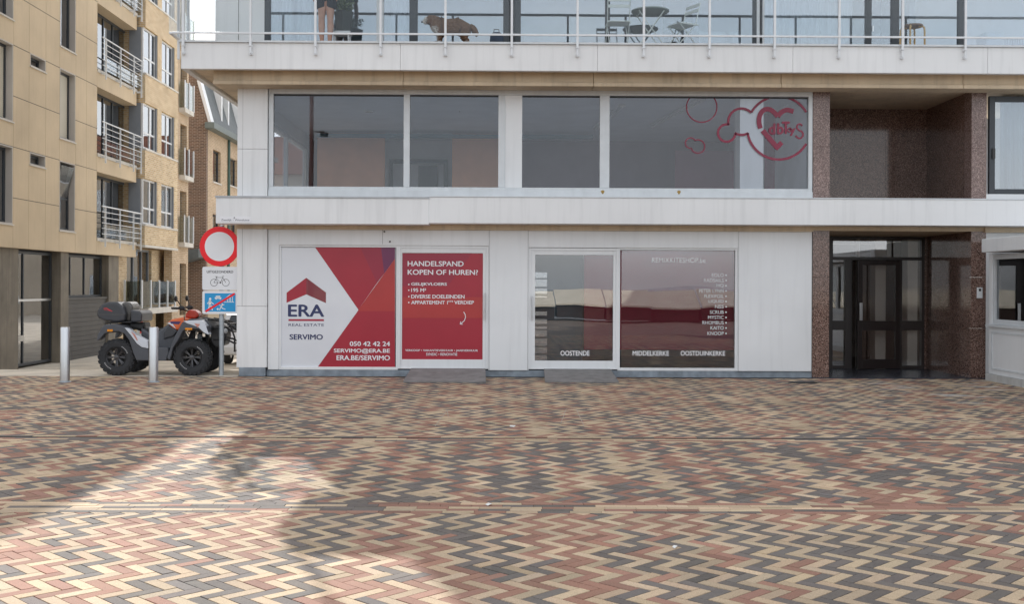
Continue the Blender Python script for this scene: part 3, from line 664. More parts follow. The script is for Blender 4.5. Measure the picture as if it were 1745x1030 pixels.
# --- soffit, beam, balcony slab
xS = X(307, Ys)
b = MB(); b.box(xS+.02, xR, Ys+.10, YB, z_sb+.06, z_st-.03); b.build('balcony_slab', beige, apt)
b = MB(); b.box(xL-.02, xcol0-.01, -.03, .3, z_sof, z_sb+.06); b.box(xcol0-.01, xk1+.01, -.03, Yn+.1, z_sof+.03, z_sb+.05); b.box(xk1+.01, xR, -.03, .3, z_sof-.02, z_sb+.06)
b.build('soffit', beige, apt)
b = MB(); xbm = X(362, Yb); seams = [X(p, Yb) for p in (686, 1010, 1330, 1640)]
prev = xbm
for q in seams+[xR]:
    b.box(prev+.002, q-.002, Yb, -.03, z_bb+.07, z_sb+.058); b.box(prev+.002, q-.002, Yb-.03, -.03, z_bb, z_bb+.07); prev = q
b.box(xbm, xbm+.3, -.03, YB, z_bb+.02, z_sb+.058)
b.build('balcony_beam', beige, apt, bevel=.012)
b = MB(); prev = xS
for q in [X(p, Ys) for p in (681, 1017, 1350, 1682)]+[xR]:
    b.box(prev+.0015, q-.0015, Ys, Ys+.10, z_sb, z_st-.02); prev = q
b.box(xS, xS+.10, Ys+.10, YB, z_sb, z_st-.02)
b.build('balcony_fascia', fascia, apt, bevel=.008)
b = MB(); b.box(xS-.03, xR, Ys-.035, Ys+.16, z_st-.019, z_st+.012); b.build('fascia_cap', alu, apt)
zF = z_st                                  # balcony floor
b = MB(); b.box(xS+.13, xR, Ys+.16, .60, z_st-.028, z_st-.002); b.build('balcony_floor', mat('floor_tile', (.46, .45, .44), .7, .15, 3), apt)
# --- balcony railing
rl = bpy.data.objects.new('balcony_railing', None); col.objects.link(rl); rl.parent = apt
Yr = Ys-.05; postx = [312, 427, 537.5, 648.5, 759, 872, 984, 1097, 1209, 1320, 1430, 1538, 1645, 1755]
pxs = [X(p, Yr, 80) for p in postx]
zt_r = zF+1.12; z0_r = wz(96, Yr, 872)
for i, x in enumerate(pxs):
    m = MB(); m.box(x-.02, x+.02, Yr-.025, Yr+.012, zF-.055 if False else z0_r+.14, zt_r); m.box(x-.017, x+.017, Yr-.018, Yr+.012, z0_r, z0_r+.139)
    for zz in (z0_r+.03, z0_r+.155): m.box(x-.026, x+.026, Yr+.013, Ys, zz-.02, zz+.02); m.box(x-.012, x+.012, Yr-.03, Yr-.02, zz-.012, zz+.012)
    m.build('post', whitem, rl, bevel=.003)
m = MB(); zr_ = wz(58.5, Yr, 760); m.box(pxs[0]-.18, xR, Yr-.03, Yr-.0, zr_-.016, zr_+.016); m.box(pxs[0]-.24, pxs[0]-.18, Yr, .5, zr_-.016, zr_+.016); m.build('bottom_rail', whitem, rl, bevel=.004)
m = MB(); m.tube([(pxs[0]-.24, .55, zt_r+.02), (pxs[0]-.24, Yr, zt_r+.02), (pxs[0]-.2, Yr-.0, zt_r+.02), (xR, Yr, zt_r+.02)], .026, 10); m.build('handrail', galv, rl, smooth=True)
for i in range(len(pxs)-1):
    m = MB(); m.box(pxs[i]+.025, pxs[i+1]-.025, Yr-.004, Yr+.004, zr_+.016, zt_r-.02); m.build('glass_panel', gl_balc, rl)
xg = pxs[0]-.25
m = MB(); m.box(xg-.004, xg+.004, Yr+.05, .5, zr_+.016, zt_r-.02); m.build('glass_panel', gl_balc, rl)
for Y in (-.15, .45):
    m = MB(); m.box(xg-.02, xg+.02, Y-.02, Y+.02, zF-.2, zt_r); m.build('post', whitem, rl, bevel=.003)
# --- second storey: glazing set back behind the balcony
Yg = .58; z2t = 8.15
b = MB(); xw = X(365, Yg); b.box(xw, X(449, Yg), Yg, Yg+.2, zF-.02, z2t); b.box(xw, xw+.2, Yg+.2, YB, zF-.02, z2t); b.build('storey_wall', white, apt)
b = MB(); b.box(X(405, Yg)-.004, X(405, Yg)+.004, Yg-.003, Yg+.01, zF, z2t); b.build('panel_seam', joint, apt)
gz = MB(); zq = wz(60, Yg, 760)
for p0, p1 in ((449, 459), (696, 710), (856, 866), (876, 886), (1030, 1038), (1282, 1288), (1474, 1484), (1518, 1531), (1632, 1645)):
    gz.box(X(p0, Yg), X(p1, Yg), Yg, Yg+.09, zF, z2t)
gz.box(X(459, Yg), xR, Yg+.01, Yg+.08, zF, zF+.12); gz.box(X(449, Yg), xR, Yg, Yg+.09, z2t-.1, z2t)
gf = gz.build('balcony_glazing', anthr, apt, bevel=.004)
m = MB()
for p0, p1 in ((640, 645), (649, 652), (1288, 1293), (1298, 1301)): m.box(X(p0, Yg), X(p1, Yg), Yg+.0, Yg+.06, zF+.12, z2t-.1)
m.build('sliding_stile', whitem, gf)
ed = [459, 640, 652, 696, 710, 856, 886, 1030, 1038, 1282, 1301, 1474, 1484, 1518, 1531, 1632, 1645, 1790]
for p0, p1 in zip(ed[0::2], ed[1::2]):
    m = MB(); m.box(X(p0, Yg)-.01, X(p1, Yg)+.01, Yg+.04, Yg+.048, zF+.1, z2t-.08); m.build('pane', gl_apt, gf)
m = MB(); x, z = on_y(1487, 49, Yg); m.box(x-.012, x+.012, Yg-.03, Yg, z-.05, z+.05); m.build('handle', steel, gf)
b = MB(); b.box(xw+.2, xR, 4.5, 4.6, zF, z2t); b.box(xw+.2, xR, Yg+.1, 4.5, z2t+.01, z2t+.05); b.box(xw+.2, xR, Yg+.1, 4.5, zF-.028, zF-.002); b.build('apartment_interior', mat('apartment_wall', (.72, .73, .75), .9, .1, 2), apt)
b = MB()
for p in (868, 1160, 1508): b.box(X(p, 2), X(p, 2)+.12, Yg+.2, 4.5, zF, z2t)
b.build('party_wall', mat('party_wall', (.25, .27, .3), .9, .1, 2), apt)
b = MB(); b.box(X(1486, Yg), X(1517, Yg), Yg+.5, Yg+.55, zF, z2t); b.build('inner_door', mat('brown_door', (.06, .035, .035), .5, .2, 3), apt)
# --- storeys above the picture (they throw the shade on the promenade)
b = MB(); z = z2t; 
b.box(xw, xR+8, Yg+.02, YB, z2t+.05, 27); b.build('upper_storeys', white, apt)
for k in range(6):
    zz = zF+2.62*(k+1)
    b = MB(); b.box(xS, xR+8, Ys, Yg+.01, zz-.5, zz); b.build('balcony_slab', fascia, apt)
    b = MB(); b.box(xS, xR+8, Ys+.0, Ys+.04, zz+1.05, zz+1.1)
    for x in pxs: b.box(x-.02, x+.02, Ys, Ys+.04, zz, zz+1.05)
    b.build('balcony_railing', whitem, apt)
# right-hand part of the block (ground floor beside the entrance is hidden by the kiosk)
b = MB(); b.box(xk1, xR, .0, .15, 0, z_pan); b.box(xk1, xR, .0, .12, z_lt, wz(331, 0, 1715)); b.build('right_wall', white, apt)
b = MB(); b.box(xk1-.04, xR, -.06, .14, z_pan+.001, z_lb+.02); b.build('right_lintel', beige, apt)
rw = win('bedroom_window', X(1685.5), xR, wz(331, 0, 1715), wz(163.5, 0, 1715), .0, .10, anthr, glass('bed_glass', (.75, .8, .84), .12, 1.1), apt, wb=.09, label='black framed window with white curtain right of the entrance')
m = MB(); x, z = on_y(1693, 262, 0); m.box(x-.03, x+.02, -.03, 0, z-.09, z+.09); m.build('handle', black, rw)
b = MB(); b.box(xk1+.05, xR, 3, 3.1, zf1, z_sof); b.box(xk1+.0, xk1+.05, .2, 3, zf1, z_sof); b.build('bedroom_interior', rm, apt)
# --- entrance niche in brown granite, both storeys
zGT = wz(389, 0, 1400)
def col_pieces(x0, x1, cuts, z0, z1, m):
    zz = [z0]+cuts+[z1]
    for a_, b_ in zip(zz, zz[1:]): m.box(x0, x1, 0, .3, a_+.0015, b_-.0015)
b = MB(); col_pieces(xcol0, xcol1, [wz(560, 0, 1400), wz(473, 0, 1400)], .0, z_pan+.02, b); b.build('entrance_pillar', gran, apt, bevel=.003); b = MB(); col_pieces(xk0, xk1, [wz(560, 0, 1668), wz(473, 0, 1668)], .0, z_pan+.02, b)
b.build('entrance_pillar', gran, apt, bevel=.003)
b = MB(); col_pieces(xcol0, xcol1, [wz(250, 0, 1400)], z_lt-.1, z_sof+.03, b); b.build('upper_pillar', granm, apt, bevel=.003); b = MB(); col_pieces(xk0, xk1, [wz(253, 0, 1668)], z_lt-.1, z_sof+.03, b); b.build('upper_pillar', granm, apt, bevel=.003)
def clad(m, ax, u0, u1, d, zs, us):
    us = [u0]+us+[u1]
    for a_, b_ in zip(us, us[1:]):
        for c_, d_ in zip(zs, zs[1:]): m.bx(ax, a_+.0015, b_-.0015, d, d+.03, c_+.0015, d_-.0015)
dzs = wz(403, Yn, 1500)
b = MB(); clad(b, 'x', .3, Yn, xk0+.02, [0, wz(560, 1, 1600), wz(473, 1, 1600), z_pan+.02], [1.0, 1.55]); clad(b, 'x', .3, Yn, xcol1-.05, [0, wz(560, 1, 1430), wz(473, 1, 1430), z_pan+.02], [1.2])
clad(b, 'y', xcol1, xk0, Yn, [dzs, z_pan+.1], [X(1573.5, Yn)]); clad(b, 'y', X(1573.5, Yn), xk0+.1, Yn, [0, dzs], [])
b.build('entrance_cladding', gran, apt)
b = MB(); b.box(xk0+.0505, xk0+.10, .3, Yn+.1, 0, z_pan+.02); b.box(xcol1-.10, xcol1-.0505, .3, Yn, 0, z_pan+.02); b.box(xk0+.0505, xk0+.10, .3, Yn+.1, z_lt-.2, z_sof+.1); b.box(xcol1-.10, xcol1-.0505, .3, Yn, z_lt-.2, z_sof+.1); b.box(xcol1-.05, xk0+.05, Yn+.0305, Yn+.08, z_lt-.2, z_sof+.1); b.box(xcol1, xk0, Yn+.0305, Yn+.06, dzs+.002, z_pan+.1); b.build('cladding_mortar', mat('cladding_mortar', (.16, .11, .095), .9, .1, 4), apt)
b = MB(); zm = wz(277, Yn, 1500)
clad(b, 'y', xcol1-.02, xk0+.04, Yn, [z_lt-.2, zm, z_sof+.1], [X(1508, Yn)]); clad(b, 'x', .3, Yn, xk0+.02, [z_lt-.2, zm, z_sof+.1], [1.0]); clad(b, 'x', .3, Yn, xcol1-.05, [z_lt-.2, zm, z_sof+.1], [1.0])
b.build('upper_cladding', gran, apt)
b = MB(); b.box(xcol1, xk0, 0, Yn, z_lt-.18, z_lt-.12); b.build('niche_floor', slate, apt)
b = MB(); b.box(xcol0, xk1, -.0, Yn+.0, z_pan+.021, z_lb+.10); b.build('entrance_ceiling', beige, apt)
b = MB(); b.box(xcol0, xk1, -.06, Yn+4, -.02, .012); b.build('entrance_floor', slate, apt)
# glazed entrance door screen
Ye = Yn+.0; e = lambda p: X(p, Ye); ez = lambda p: wz(p, Ye, 1490)
zt, zb_, zr2, zm0, zm1 = ez(404), .013, ez(441), ez(563), ez(547)
m = MB(); m.box(e(1408), e(1419), Ye-.03, Ye+.08, zb_, zt); m.box(e(1570), e(1575), Ye-.03, Ye+.08, zb_, zt)
m.box(e(1419), e(1570), Ye-.03, Ye+.08, ez(408), zt); m.box(e(1419), e(1570), Ye-.03, Ye+.08, zr2-.03, zr2+.03)
m.box(e(1440), e(1452), Ye-.03, Ye+.08, zb_, zr2-.03); m.box(e(1531), e(1537), Ye-.03, Ye+.08, zb_, zr2-.03)
m.box(e(1419), e(1440), Ye-.03, Ye+.08, zm0, zm1); m.box(e(1537), e(1570), Ye-.03, Ye+.08, zm0, zm1)
m.box(e(1419), e(1440), Ye-.03, Ye+.08, zb_, zb_+.06); m.box(e(1537), e(1570), Ye-.03, Ye+.08, zb_, zb_+.06)
es = m.build('entrance_screen', bronze, apt, bevel=.003)
for p0, p1, z0, z1 in ((1419, 1440, zb_+.06, zm0), (1419, 1440, zm1, zr2-.03), (1537, 1570, zb_+.06, zm0), (1537, 1570, zm1, zr2-.03), (1419, 1570, zr2+.03, ez(408))):
    g = MB(); g.box(e(p0)-.005, e(p1)+.005, Ye+.02, Ye+.028, z0-.005, z1+.005); g.build('pane', gl_door, es)
hinge = Vector((e(1531), Ye-.04, 0)); ang = R(9)
def rot_leaf(m_):
    c_, s_ = math.cos(ang), math.sin(ang)
    m_.v = [((hinge.x+(x-hinge.x)*c_-(y-hinge.y)*s_), (hinge.y+(x-hinge.x)*s_+(y-hinge.y)*c_), z) for x, y, z in m_.v]; return m_
x0, x1, Yd_ = e(1454), e(1531), Ye-.04
m = MB(); m.ring('y', x0, x1, zb_+.01, zr2-.04, .10, Yd_-.05, Yd_, .18, .09); m.box(x0+.10, x1-.10, Yd_-.05, Yd_, zm0, zm1)
ed_ = rot_leaf(m).build('entrance_door', bronze, apt, bevel=.003); ed_['label'] = 'dark glazed entrance door standing slightly open'
for z0, z1 in ((zb_+.19, zm0), (zm1, zr2-.13)):
    g = MB(); g.box(x0+.095, x1-.095, Yd_-.03, Yd_-.022, z0-.005, z1+.005); rot_leaf(g).build('pane', gl_door, ed_)
m = MB(); hz0, hz1 = ez(546), ez(516); m.box(x0+.02, x0+.08, Yd_-.10, Yd_-.08, hz0, hz1); m.box(x0+.03, x0+.06, Yd_-.08, Yd_-.05, hz0+.02, hz0+.05); m.box(x0+.03, x0+.06, Yd_-.08, Yd_-.05, hz1-.05, hz1-.02); rot_leaf(m).build('handle', steel, ed_, bevel=.004)
b = MB(); b.box(e(1400), e(1600), Ye+3.6, Ye+3.7, 0, zt); b.box(e(1600), e(1600)+.05, Ye+.1, Ye+3.6, 0, zt); b.box(e(1400)-.05, e(1400), Ye+.1, Ye+3.6, 0, zt); b.box(e(1400), e(1600), Ye+.1, Ye+3.6, zt+.001, zt+.05); b.build('lobby_wall', mat('lobby_wall', (.34, .29, .25), .6, .1, 2), apt)
b = MB(); b.box(e(1552), e(1569), Ye+.15, Ye+.5, 0, zt); b.box(e(1501), e(1519), Ye+.30, Ye+.6, 0, zt); b.box(e(1470), e(1474), Ye+.3, Ye+.4, 0, zt); b.build('lobby_pier', mat('lobby_pier', (.85, .82, .76), .7, .08, 2), apt)
m = MB(); x, z = on_y(1669, 499.5, 0); m.box(x-.05, x+.05, -.02, -.0, z-.095, z+.095); ic = m.build('intercom', whitem, apt, bevel=.006)
m = MB(); m.box(x-.018, x+.018, -.024, -.0205, z+.03, z+.075); m.k = 0; m.build('intercom_lens', black, ic)
# --- timber threshold ramps
woodr = mat('grey_timber', (.21, .20, .195), .85, .25, 6, .3, 60, streak=0)
def ramp(px0, px1, pyt, pyb, label):
    xm = X((px0+px1)/2, -.3); t = thing('threshold_ramp', label, 'ramp', (xm, 0, 0), 0, 'timber ramps at the shop doors')
    y0 = gnd((px0+px1)/2, pyb)[1]; zt_ = wz(pyt, -.01, (px0+px1)/2); hw_ = (X(px1, -.4)-X(px0, -.4))/2
    n_ = 4
    for k in range(n_):
        ya = -.015+(y0+.015)*k/n_; yb_ = -.015+(y0+.015)*(k+1)/n_+.008; za = zt_+(.03-zt_)*k/n_; zb2 = zt_+(.03-zt_)*(k+1)/n_
        m = MB(); h0 = hw_*(.955+.045*k/n_); h1 = hw_*(.955+.045*(k+1)/n_)
        m.add([(-h0, ya, za), (h0, ya, za), (h1, yb_, zb2), (-h1, yb_, zb2), (-h0, ya, za-.028), (h0, ya, za-.028), (h1, yb_, zb2-.028), (-h1, yb_, zb2-.028)], [(0, 1, 2, 3), (7, 6, 5, 4), (0, 4, 5, 1), (1, 5, 6, 2), (2, 6, 7, 3), (3, 7, 4, 0)])
        m.build('board', woodr, t, bevel=.004)
    m = MB()
    for s_ in (-1, 1): m.prism([(-.015, 0.001), (-.015, zt_-.03), (y0+.03, .003), (y0+.03, 0.001)], s_*hw_*.9-.02, s_*hw_*.9+.02, 'x')
    m.build('bearer', woodr, t)
ramp(696, 831, 628, 653.5, 'grey timber ramp below the door with the red poster'); ramp(926, 1047, 629, 653.5, 'grey timber ramp below the clear glass shop door')
# street name plate on the ledge corner
npx = on_y(375, 369, Yl-.023); npq = on_y(428, 379, Yl-.023)
npl = thing('street_name_plate', 'small white street name plate on the corner of the ledge', 'sign', (npx[0], Yl-.021, npq[1]))
m = MB(); m.box(0, npq[0]-npx[0], -.004, 0, 0, npx[1]-npq[1]); m.build('plate', lwhite, npl)
m = MB(); wd = npq[0]-npx[0]; m.text('Zeedijk - Wenduine', .02, wd-.03, .012, .055, -.006, .0); m.text('A', wd*.43, wd*.49, .062, .09, -.006, .02); m.build('lettering', mat('letter_grey', (.06, .07, .10), .5), npl, recalc=False)

# ================================================================== SIDE STREET BUILDINGS
def wall_holes(m, ax, u0, u1, z0, z1, d0, d1, holes):
    us = sorted({u0, u1} | {min(max(q, u0), u1) for h in holes for q in h[:2]})
    for a, b in zip(us, us[1:]):
        if b-a < 1e-5: continue
        mid = (a+b)/2; zs = sorted([(max(h[2], z0), min(h[3], z1)) for h in holes if h[0] < mid < h[1]]); c = z0
        for p, q in zs:
            if p > c+1e-5: m.bx(ax, a, b, d0, d1, c, p)
            c = max(c, q)
        if c < z1-1e-5: m.bx(ax, a, b, d0, d1, c, z1)
    return m
XB = -12.4
U = lambda px, py=300, Xp=XB: on_x(px, py, Xp)[0]
Vz = lambda px, py, Xp=XB: on_x(px, py, Xp)[1]
stone = mat('beige_stone_cladding', (.585, .465, .315), .75, .13, .7, .2, 70, streak=.08, fine=.16)
jamb = mat('grey_jamb', (.50, .46, .42), .7, .06, 2); shut = mat('roller_shutter', (.60, .56, .47), .6, .05, 2)
gstone = mat('weathered_grey_stone', (.20, .175, .14), .8, .35, 1.3, .2, 40, streak=.35)
darkp = mat('dark_louvre', (.075, .07, .065), .55, .15, 2)
buff = brickmat('buff_brick', (.66, .50, .29), (.47, .31, .15), (.62, .55, .45), ms=.011); buffd = brickmat('buff_brick_shaded', (.50, .37, .21), (.36, .24, .12), (.45, .4, .32), ms=.011)  # second buff is the same brick with the side face's shade in its colour
brown = brickmat('brown_brick', (.18, .10, .066), (.095, .055, .04), (.30, .24, .19), ms=.012); orangeb = brickmat('orange_brick', (.52, .37, .23), (.38, .25, .14), (.55, .47, .37), ms=.012)
grey = mat('grey_aluminium', (.23, .25, .28), .45, .08, 3); sillm = mat('pale_sill', (.60, .57, .52), .7, .1, 4)
interior = mat('dim_room', (.08, .08, .085), .9, .2, 1); curt = mat('curtain_cloth', (.68, .68, .68), .9, .06, 4)
res = thing('stone_apartment_building', 'beige stone clad apartment building with steel balconies across the side street', 'building')
yE = U(231.5, 430)                       # end of the beige block
HB = 18.45
rowsz = [(3.1, 5.07), (5.70, 7.68), (8.29, 10.25), (10.88, 12.84), (13.47, 15.43), (16.06, 18.02)]
yw0, yw1 = 5.4, U(21.5); yt0, yt1 = U(101.5, 250), U(128, 250); ys0, ys1 = U(50.5), U(77); yl0, yl1 = U(165), yE+.6
holes = []
for z0, z1 in rowsz: holes += [(yw0, yw1, z0, z1), (yt0, yt1, z0, z1)]
small = [(z0+1.64, z1) for z0, z1 in rowsz]
for z0, z1 in small: holes.append((ys0, ys1, z0, z1))
logg = [(z0-.08, z1-.02) for z0, z1 in rowsz]
for z0, z1 in logg: holes.append((yl0, yE, z0, z1))
zo = 2.51
m = MB(); wall_holes(m, 'x', .2, yE, zo, HB, XB-.25, XB, holes); m.build('stone_wall', stone, res)
m = MB(); m.box(-26, XB-.26, .25, .4, -.1, HB); m.box(-26, XB-.9, yE-.1, yE, -.6, HB); m.box(-26, XB-.26, .4, yE-.1, HB-.2, HB); m.box(-26, -25.8, .4, yE-.1, -.6, HB-.2); m.build('outer_shell', stone, res)
m = MB(); m.box(XB-1.4, XB-1.3, .5, yE-.2, -.6, HB-.25)
for z0, z1 in rowsz: m.box(XB-1.3, XB-.26, .5, yl0-.1, z0-.35, z0-.25)
m.build('room_backs', interior, res)
m = MB()
for z in [3.78+1.295*k for k in range(12)]:
    for a, b_ in ((.2, yw1+.0), (yw1, yt0), (yt1, yl0)):
        if not any(z0-.02 < z < z1+.02 for z0, z1 in rowsz) or a > yw1-.1 or True:
            if a < 1 and any(z0 < z < z1 for z0, z1 in rowsz): continue
            m.box(XB-.01, XB+.0025, a, b_, z-.008, z+.008)
m.build('horizontal_joint', joint, res)
m = MB()
for px in (22.5, 49, 77.5, 101, 128.7, 147, 164.7):
    yy = U(px)
    segs = [(zo, HB)]
    m.box(XB-.01, XB+.002, yy-.004, yy+.004, zo, HB)
m.build('vertical_joint', mat('thin_joint', (.47, .37, .24), .9, .1, 4), res)
def street_window(y0, y1, z0, z1, kind, name='window'):
    o = MB().ring('x', y0+.002, y1-.002, z0+.002, z1-.002, .03, XB-.235, XB+.004).build(name, jamb, res)
    m = MB(); m.ring('x', y0+.03, y1-.03, z0+.03, z1-.03, .07, XB-.23, XB-.17)
    if kind == 'tilt': m.bx('x', y0+.1, y1-.1, XB-.225, XB-.175, z0+.9, z0+.97)
    m.build('frame', anthr, o)
    if kind in ('shut', ):
        m = MB(); n = 26; zz = z0+.10
        while zz < z1-.1: m.bx('x', y0+.10, y1-.10, XB-.215, XB-.20, zz, min(zz+.045, z1-.1)); m.bx('x', y0+.10, y1-.10, XB-.22, XB-.21, zz+.045, min(zz+.055, z1-.1)); zz += .055
        m.build('shutter', shut, o)
    else:
        m = MB(); m.bx('x', y0+.09, y1-.09, XB-.205, XB-.198, z0+.09, z1-.09); m.build('pane', gl_far, o)
        if kind == 'tilt':
            m = MB(); h = z0+1.0; m.add([(XB-.18, y0+.11, h), (XB-.18, y1-.11, h), (XB+.02, y1-.11, z1-.12), (XB+.02, y0+.11, z1-.12), (XB-.21, y0+.11, h), (XB-.21, y1-.11, h), (XB-.01, y1-.11, z1-.12), (XB-.01, y0+.11, z1-.12)], [(0, 1, 2, 3), (7, 6, 5, 4), (0, 4, 5, 1), (1, 5, 6, 2), (2, 6, 7, 3), (3, 7, 4, 0)]); m.build('sash', gl_far, o)
    m = MB(); m.bx('x', y0-.03, y1+.03, XB-.2, XB+.035, z0-.03, z0+.0); m.build('sill', sillm, o)
for i, (z0, z1) in enumerate(rowsz):
    street_window(yw0, yw1, z0, z1, 'shut' if i == 1 else 'dark'); street_window(yt0, yt1, z0, z1, ('tilt', 'shut', 'dark', 'dark', 'dark', 'dark')[i])
    street_window(ys0, ys1, *small[i], 'dark', 'small_window')
# loggias with steel railings
for i, (z0, z1) in enumerate(logg):
    d = XB-.45
    o = MB(); o.ring('x', yl0, yl1, z0+.0, z1, .07, d-.06, d); ym = [yl0+(yl1-yl0)*t for t in (.42, .62)]
    for q in ym: o.bx('x', q-.035, q+.035, d-.06, d, z0+.07, z1-.07)
    lw = o.build('loggia_window', anthr, res, )
    g = MB(); g.bx('x', yl0+.05, yl1-.05, d-.035, d-.028, z0+.05, z1-.05); g.build('pane', gl_far, lw)
    g = MB(); g.bx('x', yl0-.0, yE, XB-.45, XB+.03, z0-.10, z0-.0); g.build('loggia_floor', sillm, res)
    g = MB(); g.bx('x', yl0-.004, yE, XB-.449, XB-.25, z1+.001, z1+.05); g.bx('x', yl0-.05, yl0-.003, XB-.5, XB-.251, z0, z1); g.build('loggia_reveal', stone, res)
    rl_ = bpy.data.objects.new('steel_railing', None); col.objects.link(rl_); rl_.parent = res
    xo = XB+.16
    for q in (yl0+.3, yl0+1.6, yl0+2.9, yE+.02):
        g = MB(); g.box(xo-.025, xo+.025, q-.012, q+.012, z0-.28, z0+.98); g.box(XB-.0, xo-.026, q-.012, q+.012, z0-.12, z0-.06); g.build('post', whitem, rl_)
    g = MB()
    for k in range(6): g.tube([(xo-.0, yl0+.02, z0+.12+.17*k), (xo, yE+.05, z0+.12+.17*k), (XB-.1, yE+.07, z0+.12+.17*k)], .012 if k < 5 else .022, 6)
    g.build('rails', whitem, rl_)
    g = MB(); g.box(xo-.05, xo-.044, yl0+.32, yE, z0+.02, z0+.42); g.build('glass_strip', gl_balc, rl_)
# ground floor, set back a hand's width under the stone block
XG = XB-.14
u = lambda px: U(px, 540, XG); gz0 = -.66
for a_, b_, c_ in ((0, .3, u(31.5)), (.05, u(100.5), u(114)), (.02, u(184), u(201))): m = MB(); m.box(XG-.4, XG+a_, b_, c_, -.66, zo-.001); m.build('stone_pier', gstone, res, bevel=.01)
zsil = Vz(150, 507, XG)
m = MB(); m.bx('x', u(114), u(184), XG-.25, XG-.02, zsil-.06, zsil)
zz = gz0
while zz < zsil-.08: m.bx('x', u(114), u(184), XG-.2, XG-.06, zz, zz+.125); m.bx('x', u(114), u(184), XG-.2, XG-.075, zz+.125, zz+.14); zz += .14
m.build('louvre_panel', darkp, res)
def gwin(name, pa, pb, z0, z1, bars, rails=()):
    o = MB(); o.ring('x', u(pa), u(pb), z0, z1, .07, XG-.26, XG-.2)
    for p in bars: o.bx('x', u(p)-.03, u(p)+.03, XG-.26, XG-.2, z0+.07, z1-.07)
    o = o.build(name, anthr, res); g = MB(); g.bx('x', u(pa)+.05, u(pb)-.05, XG-.235, XG-.228, z0+.05, z1-.05); g.build('pane', gl_far, o)
    for q in rails:
        g = MB(); g.bx('x', u(pa)+.07, u(pb)-.07, XG-.25, XG-.19, q-.03, q+.03); g.build('transom', steel, o)
    return o
gwin('street_window', 115, 184, zsil, zo-.05, (131, 155)); gd_ = gwin('shop_entrance', 32, 100, -.60, zo-.05, (52.5, ), (Vz(60, 512, XG), ))
g = MB(); g.bx('x', u(34), u(54), XG-.2, XG-.19, Vz(43, 583, XG), Vz(43, 573, XG)); g.build('push_plate', sillm, gd_)
g = MB(); p = (u(36), Vz(36, 537, XG)); g.add([(XG-.195, p[0]+.22*math.cos(k*.393), p[1]+.26*math.sin(k*.393)) for k in range(16)], [tuple(range(16))]); g.build('round_sticker', mat('sticker_orange', (.55, .12, .05), .5), gd_, recalc=False)
m = MB(); m.box(XG-.4, XG-.27, .5, u(201), zo-.04, zo-.0015); m.box(XG-2.4, XG-2.3, .5, u(201), -.66, zo-.05); m.build('ground_floor_back', interior, res)
m = MB(); m.box(XG-1.2, XG-1.0, u(60), u(95), -.6, .6); m.box(XG-1.6, XG-1.5, u(36), u(50), -.6, 1.2); m.build('shop_counter', mat('counter_wood', (.22, .13, .08), .6), res)
# ---------------- brick building with grey window bays
XK = -12.15
bk = thing('brick_apartment_building', 'buff brick apartment building with tall grey bay windows and glass balustrade', 'building')
k0, k1 = U(247, 300, XK), U(302.5, 300, XK)
wr = [(1.07+2.585*k, 2.62+2.585*k) for k in range(1, 7)]
hol = []
ka, kb, kc, kd_ = U(247.5, 300, XK), U(268, 300, XK), U(275, 300, XK), U(297, 300, XK)
for z0, z1 in wr: hol += [(k0, kb, z0, z1), (kc, kd_, z0, z1)]
m = MB(); wall_holes(m, 'x', k0, k1, 2.94, HB-.4, XK-.22, XK, hol); m.build('brick_wall', buff, bk)
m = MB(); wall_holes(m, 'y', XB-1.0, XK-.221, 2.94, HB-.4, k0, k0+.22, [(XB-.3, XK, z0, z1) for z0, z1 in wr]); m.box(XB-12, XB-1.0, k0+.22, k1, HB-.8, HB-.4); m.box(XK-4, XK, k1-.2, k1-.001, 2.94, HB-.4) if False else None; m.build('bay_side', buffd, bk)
for z0, z1 in wr:
    m = MB(); m.bx('x', k0-.01, k1+.01, XK-.2, XK+.03, z0-.06, z0); m.build('sill_band', sillm, bk)
m = MB(); m.bx('x', k0-.01, k1+.01, XK-.22, XK+.03, 2.86, 2.94); m.build('sill_band', sillm, bk)
for z0, z1 in wr:
    for a, b_, corner in ((k0+.02, kb, True), (kc, kd_, False)):
        o = MB().ring('x', a, b_, z0, z1, .06, XK-.14, XK-.08); mid = a+(b_-a)*.55
        o.bx('x', mid-.04, mid+.04, XK-.14, XK-.08, z0+.06, z1-.06); o.bx('x', a+.06, mid-.04, XK-.14, XK-.09, z0+.52, z0+.58); o.bx('x', mid+.04, b_-.06, XK-.14, XK-.09, z0+.52, z0+.58)
        o = o.build('bay_window', whitem, bk)
        g = MB(); g.bx('x', a+.05, b_-.05, XK-.115, XK-.108, z0+.05, z1-.05); g.build('pane', gl_far, o)
        g = MB(); g.bx('x', b_-.06, b_+.0, XK-.079, XK-.02, z0, z1); g.build('side_shutter', grey, o)
    g = MB(); g.box(XB-.3, XK-.15, k0-.015, k0+.015, z0, z1); g.build('corner_panel', grey, bk)
m = MB(); m.box(XK-1.6, XK-1.5, k0+.3, k1-.1, 2.9, HB-.5); m.build('room_backs', interior, bk)
XR_ = -12.85
v = lambda px: U(px, 480, XR_); y0r = v(200); zt_r2 = 2.86
zbal = Vz(260, 524, XK)
m = MB(); wall_holes(m, 'x', y0r, v(296), zbal-.02, zt_r2, XR_-.2, XR_, [(v(216), v(258), zbal, zt_r2-.02)]); m.build('recessed_wall', buff, bk)
o = MB().ring('x', v(216), v(258), zbal, zt_r2-.02, .08, XR_-.18, XR_-.1)
for p in (232, 246): o.bx('x', v(p)-.04, v(p)+.04, XR_-.18, XR_-.1, zbal+.08, zt_r2-.1)
o = o.build('terrace_window', grey, bk); g = MB(); g.bx('x', v(216)+.06, v(258)-.06, XR_-.15, XR_-.142, zbal+.06, zt_r2-.08); g.build('pane', gl_far, o)
